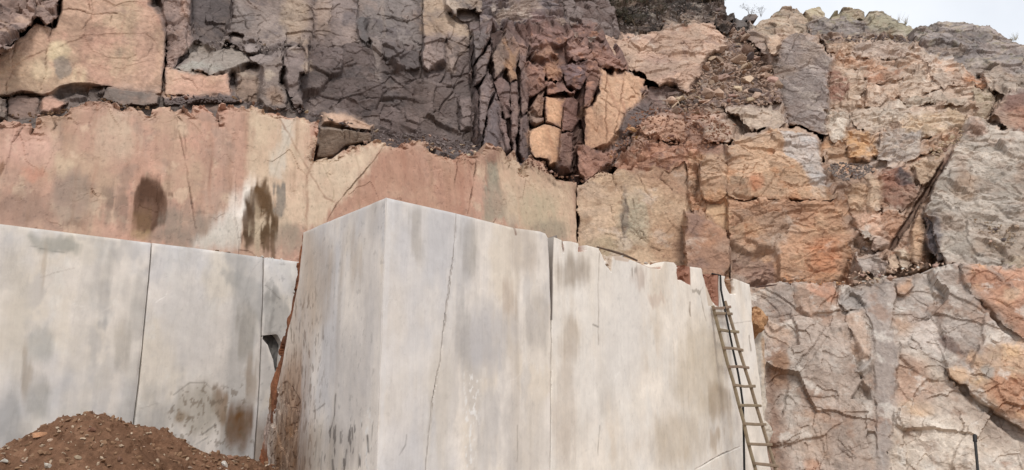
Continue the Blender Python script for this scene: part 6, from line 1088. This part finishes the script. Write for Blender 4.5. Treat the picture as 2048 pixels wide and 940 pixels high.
# ================================================================== LADDER, CABLE, RODS, STICK
def tube(name, pts, r, mat, sides=8, parent=None, radii=None, square=None):
    bm = bmesh.new(); rings = []; pts = [Vector(p) for p in pts]; up0 = None
    for i, p in enumerate(pts):
        t = (pts[min(i + 1, len(pts) - 1)] - pts[max(i - 1, 0)]).normalized(); a = t.cross(Vector((0.3, -.9, .2))).normalized(); b = t.cross(a)
        rr = radii[i] if radii else r
        rings.append([bm.verts.new(p + (a * math.cos(2 * math.pi * k / sides) + b * math.sin(2 * math.pi * k / sides)) * rr) for k in range(sides)])
    for A, B in zip(rings[:-1], rings[1:]):
        for k in range(sides): bm.faces.new((A[k], A[(k + 1) % sides], B[(k + 1) % sides], B[k]))
    bm.faces.new(rings[0][::-1]); bm.faces.new(rings[-1]); bmesh.ops.recalc_face_normals(bm, faces=bm.faces)
    if parent: bmesh.ops.translate(bm, verts=bm.verts, vec=-Vector(parent.location))
    me = bpy.data.meshes.new(name); bm.to_mesh(me); bm.free(); o = link(name, me, mat)
    if parent: o.parent = parent
    return o
def beam(name, A, B, w, d, side, mat, parent, seed=0):
    """a sawn, slightly uneven wooden member from A to B; `side` is the direction of its width"""
    A, B, side = Vector(A), Vector(B), Vector(side); t = (B - A).normalized(); s = (side - t * side.dot(t)).normalized(); q_ = t.cross(s); r = random.Random(seed)
    bm = bmesh.new(); n = max(2, int((B - A).length / .25)); rings = []
    for i in range(n + 1):
        p = A + (B - A) * i / n + s * r.uniform(-.009, .009) + q_ * r.uniform(-.006, .006); ww = w * r.uniform(.9, 1.08) / 2; dd = d / 2
        rings.append([bm.verts.new(p + s * x * ww + q_ * y * dd) for x, y in ((-1, -.6), (-.7, -1), (.7, -1), (1, -.6), (1, .6), (.7, 1), (-.7, 1), (-1, .6))])
    for a, b in zip(rings[:-1], rings[1:]):
        for k in range(8): bm.faces.new((a[k], a[(k + 1) % 8], b[(k + 1) % 8], b[k]))
    bm.faces.new(rings[0][::-1]); bm.faces.new(rings[-1]); bmesh.ops.recalc_face_normals(bm, faces=bm.faces)
    bmesh.ops.translate(bm, verts=bm.verts, vec=-Vector(parent.location)); me = bpy.data.meshes.new(name); bm.to_mesh(me); bm.free()
    o = link(name, me, mat); o.parent = parent; return o
uR = (REND - RID) / np.linalg.norm(REND - RID); nR = PF_R.n
tL = PF_R.hit(1421, 614); tR = PF_R.hit(1448, 613)
def foot(top, px_target):
    best = None
    for d in np.arange(.2, 2.5, .02):
        P = np.array([top[0], top[1], 0.02]) + nR * d; x, y = proj(P); xx = x
        # compare where the rail crosses the picture's bottom edge
        for t in np.linspace(0, 1, 200):
            Qp = top + (P - top) * t; a, b = proj(Qp)
            if b >= 938: xx = a; break
        if best is None or abs(xx - px_target) < best[0]: best = (abs(xx - px_target), P)
    return best[1]
fL = foot(tL, 1511); fR = foot(tR, 1550)
mid_off = nR * .04
lad = tag(empty('ladder', tuple((fL + fR) / 2)), 'weathered wooden ladder leaning on the cream marble block', 'ladder')
ext = 1.01
LT = tL + (tL - fL) * .005 + mid_off; RT = tR + (tR - fR) * .03 + mid_off
beam('rail', fL, LT, .038, .04, uR, M_WOOD, lad, 1); beam('rail', fR, RT, .038, .04, uR, M_WOOD, lad, 2)
def on_rail(A, B, ypx):
    ts = np.linspace(0, 1, 600); p = A + np.outer(ts, B - A); _, y = proj(p); return p[np.argmin(abs(y - ypx))]
r_ = lambda k: .6 + .8 * random.Random(k).random()
for k, (ya, yb) in enumerate(((617, 615), (627, 628), (660, 663), (696, 699), (733, 736), (771, 773), (810, 811), (847, 849), (887, 888), (927, 930), (968, 972))):
    a = on_rail(fL, LT, ya); b = on_rail(fR, RT, yb); e = (b - a) / np.linalg.norm(b - a) * .05
    beam('rung', a - e + nR * .03, b + e * r_(k) + nR * .03 + np.array([0, 0, .02 * (r_(k + 5) - 1)]), .04, .03, np.array([0, 0, 1.]), M_WOOD, lad, 10 + k)
pts = [PF_R.hit(1436, 549) - nR * .1 + np.array([0, 0, .02]), PF_R.hit(1437, 551) + nR * .03]
for (x, y, d) in ((1442, 580, .04), (1449, 615, .08), (1458, 660, .16), (1466, 700, .2), (1476, 745, .26), (1482, 780, .3), (1486, 810, .33), (1487, 850, .36), (1488, 900, .38), (1489, 960, .4), (1490, 1010, .42)):
    pts.append(PF_R.shift(d).hit(x, y))
tag(tube('cable', pts, .015, M_RUBBER, 8), 'thin black cable hanging down over the ladder', 'cable')
prod = PL.shift(.45)
tag(tube('steel_bar', [prod.hit(1960, 1010), prod.hit(1955.5, 940), prod.hit(1952, 900), prod.hit(1950.3, 884), prod.hit(1950.2, 883), prod.hit(1949.6, 871), prod.hit(1949.5, 869)], .02, M_STEEL, 10, radii=[.02, .02, .02, .02, .03, .03, .02]), 'dark steel bar standing upright before the pale lower right wall', 'steel bar')
pr2 = PL.shift(.1)
tag(tube('rusty_rod', [pr2.hit(1512, 574), pr2.hit(1540, 571), pr2.hit(1582, 568)], .016, M_RUST, 6), 'thin rusty rod lying level on the ledge above the lower right wall', 'rod')
PSK = PF_R.shift(-.12)
tag(tube('dry_branch', [PSK.hit(1194, 494), PSK.hit(1220, 501), PSK.hit(1246, 509), PSK.hit(1274, 521)], .02, M_TWIG, 6, radii=[.010, .015, .017, .012]), 'dry brown branch lying on top of the cream marble block', 'branch')

# ================================================================== DRY SHRUBS AND GRASS ON THE CREST
def shrub(P, size, nst, seed, label, leafy=1.0, group=None):
    r = random.Random(seed); root = empty('dry_shrub', tuple(P)); tag(root, label, 'shrub', group)
    bm = bmesh.new(); lv = bmesh.new()
    def seg(a, b, w0, w1):
        t = (b - a).normalized(); s = t.cross(Vector((r.random(), r.random(), .3))).normalized(); q_ = t.cross(s)
        A = [bm.verts.new(a + (s * math.cos(k * 2.094) + q_ * math.sin(k * 2.094)) * w0) for k in range(3)]; B = [bm.verts.new(b + (s * math.cos(k * 2.094) + q_ * math.sin(k * 2.094)) * w1) for k in range(3)]
        for k in range(3): bm.faces.new((A[k], A[(k + 1) % 3], B[(k + 1) % 3], B[k]))
    def grow(a, d, L, w, depth):
        b = a + d * L; seg(a, b, w, w * .6)
        if depth == 0 or r.random() < .3:
            for k in range(int(7 * leafy)):
                c = a + (b - a) * r.uniform(.2, 1.1) + Vector((r.gauss(0, 1), r.gauss(0, 1), r.gauss(0, 1))) * size * .05; e = Vector((r.gauss(0, 1), r.gauss(0, 1), r.gauss(0, 1))).normalized() * size * r.uniform(.015, .04); f = e.orthogonal() * r.uniform(.3, .6)
                lv.faces.new([lv.verts.new(c - e), lv.verts.new(c + f), lv.verts.new(c + e), lv.verts.new(c - f)])
        if depth > 0:
            for k in range(r.choice((2, 3))):
                grow(b, (d + Vector((r.gauss(0, .5), r.gauss(0, .5), r.gauss(.1, .4)))).normalized(), L * r.uniform(.55, .8), w * .6, depth - 1)
    for k in range(nst): grow(Vector((r.gauss(0, .12), r.gauss(0, .12), -.05)) * size, Vector((r.gauss(0, .6), r.gauss(0, .5), 1)).normalized(), size * r.uniform(.25, .4), size * .016, 3)
    for nm, b_, m in (('stems', bm, M_TWIG), ('foliage', lv, M_LEAF)):
        me = bpy.data.meshes.new(nm); b_.to_mesh(me); b_.free()
        if len(me.polygons): o = link(nm, me, m); o.parent = root
SH = [(1430, 10, 1.1, 'tall dry shrub at the right end of the dark topsoil, against the sky', 1.0), (1500, 34, .6, 'sparse twiggy shrub behind the notch in the skyline', .25), (1522, 32, .5, 'bare twiggy plant right of the skyline notch', .15), (1395, 0, .9, 'dark shrub on the crest left of the tall one', 1.3),
      (1350, 4, .9, 'dark shrub above the tan hump', 1.3), (1300, 12, 1.0, 'dark shrub above the grey topsoil stones', 1.4), (1250, 30, 1.1, 'low dark shrub hanging over the left end of the tan hump', 1.4), (1210, 20, 1.0, 'dark shrub left of the low hanging one', 1.3), (1170, 10, .9, 'dark shrub over the red-brown rocks', 1.2), (1270, 52, .7, 'small dark shrub right at the top edge of the tan hump', 1.3), (1320, 36, .6, 'small dark shrub between grey stones in the topsoil', 1.2), (1230, 50, .8, 'dense dark shrub above the tan split slab', 1.4)]
for k, (x, y, s, lb, lf) in enumerate(SH):
    P = (PSO.shift(.05) if x < 1460 else PT.shift(-.6)).hit(x, y); shrub(P, s, 7 if lf > .5 else 4, 40 + k, lb, lf, 'dry shrubs on the crest')
def tuft(P, size, seed, label):
    r = random.Random(seed); bm = bmesh.new()
    for k in range(26):
        a = Vector((r.gauss(0, .12), r.gauss(0, .12), 0)) * size; d = Vector((r.gauss(0, .45), r.gauss(0, .45), 1)).normalized() * size * r.uniform(.5, 1); w = Vector((r.gauss(0, 1), r.gauss(0, 1), 0)).normalized() * .006
        bm.faces.new([bm.verts.new(a - w), bm.verts.new(a + w), bm.verts.new(a + d)])
    me = bpy.data.meshes.new('grass_tuft'); bm.to_mesh(me); bm.free(); o = link('grass_tuft', me, M_GRASS); o.location = P; tag(o, label, 'grass', 'grass tufts on the crest')
for k, (x, y, lb) in enumerate(((1795, 44, 'dry grass tuft on the sloping lichen boulder, left one'), (1812, 48, 'dry grass tuft nearest the dip of the crest'), (2030, 80, 'dry grass tuft at the far right of the crest'))): tuft(PT.shift(.2).hit(x, y), .35, 70 + k, lb)
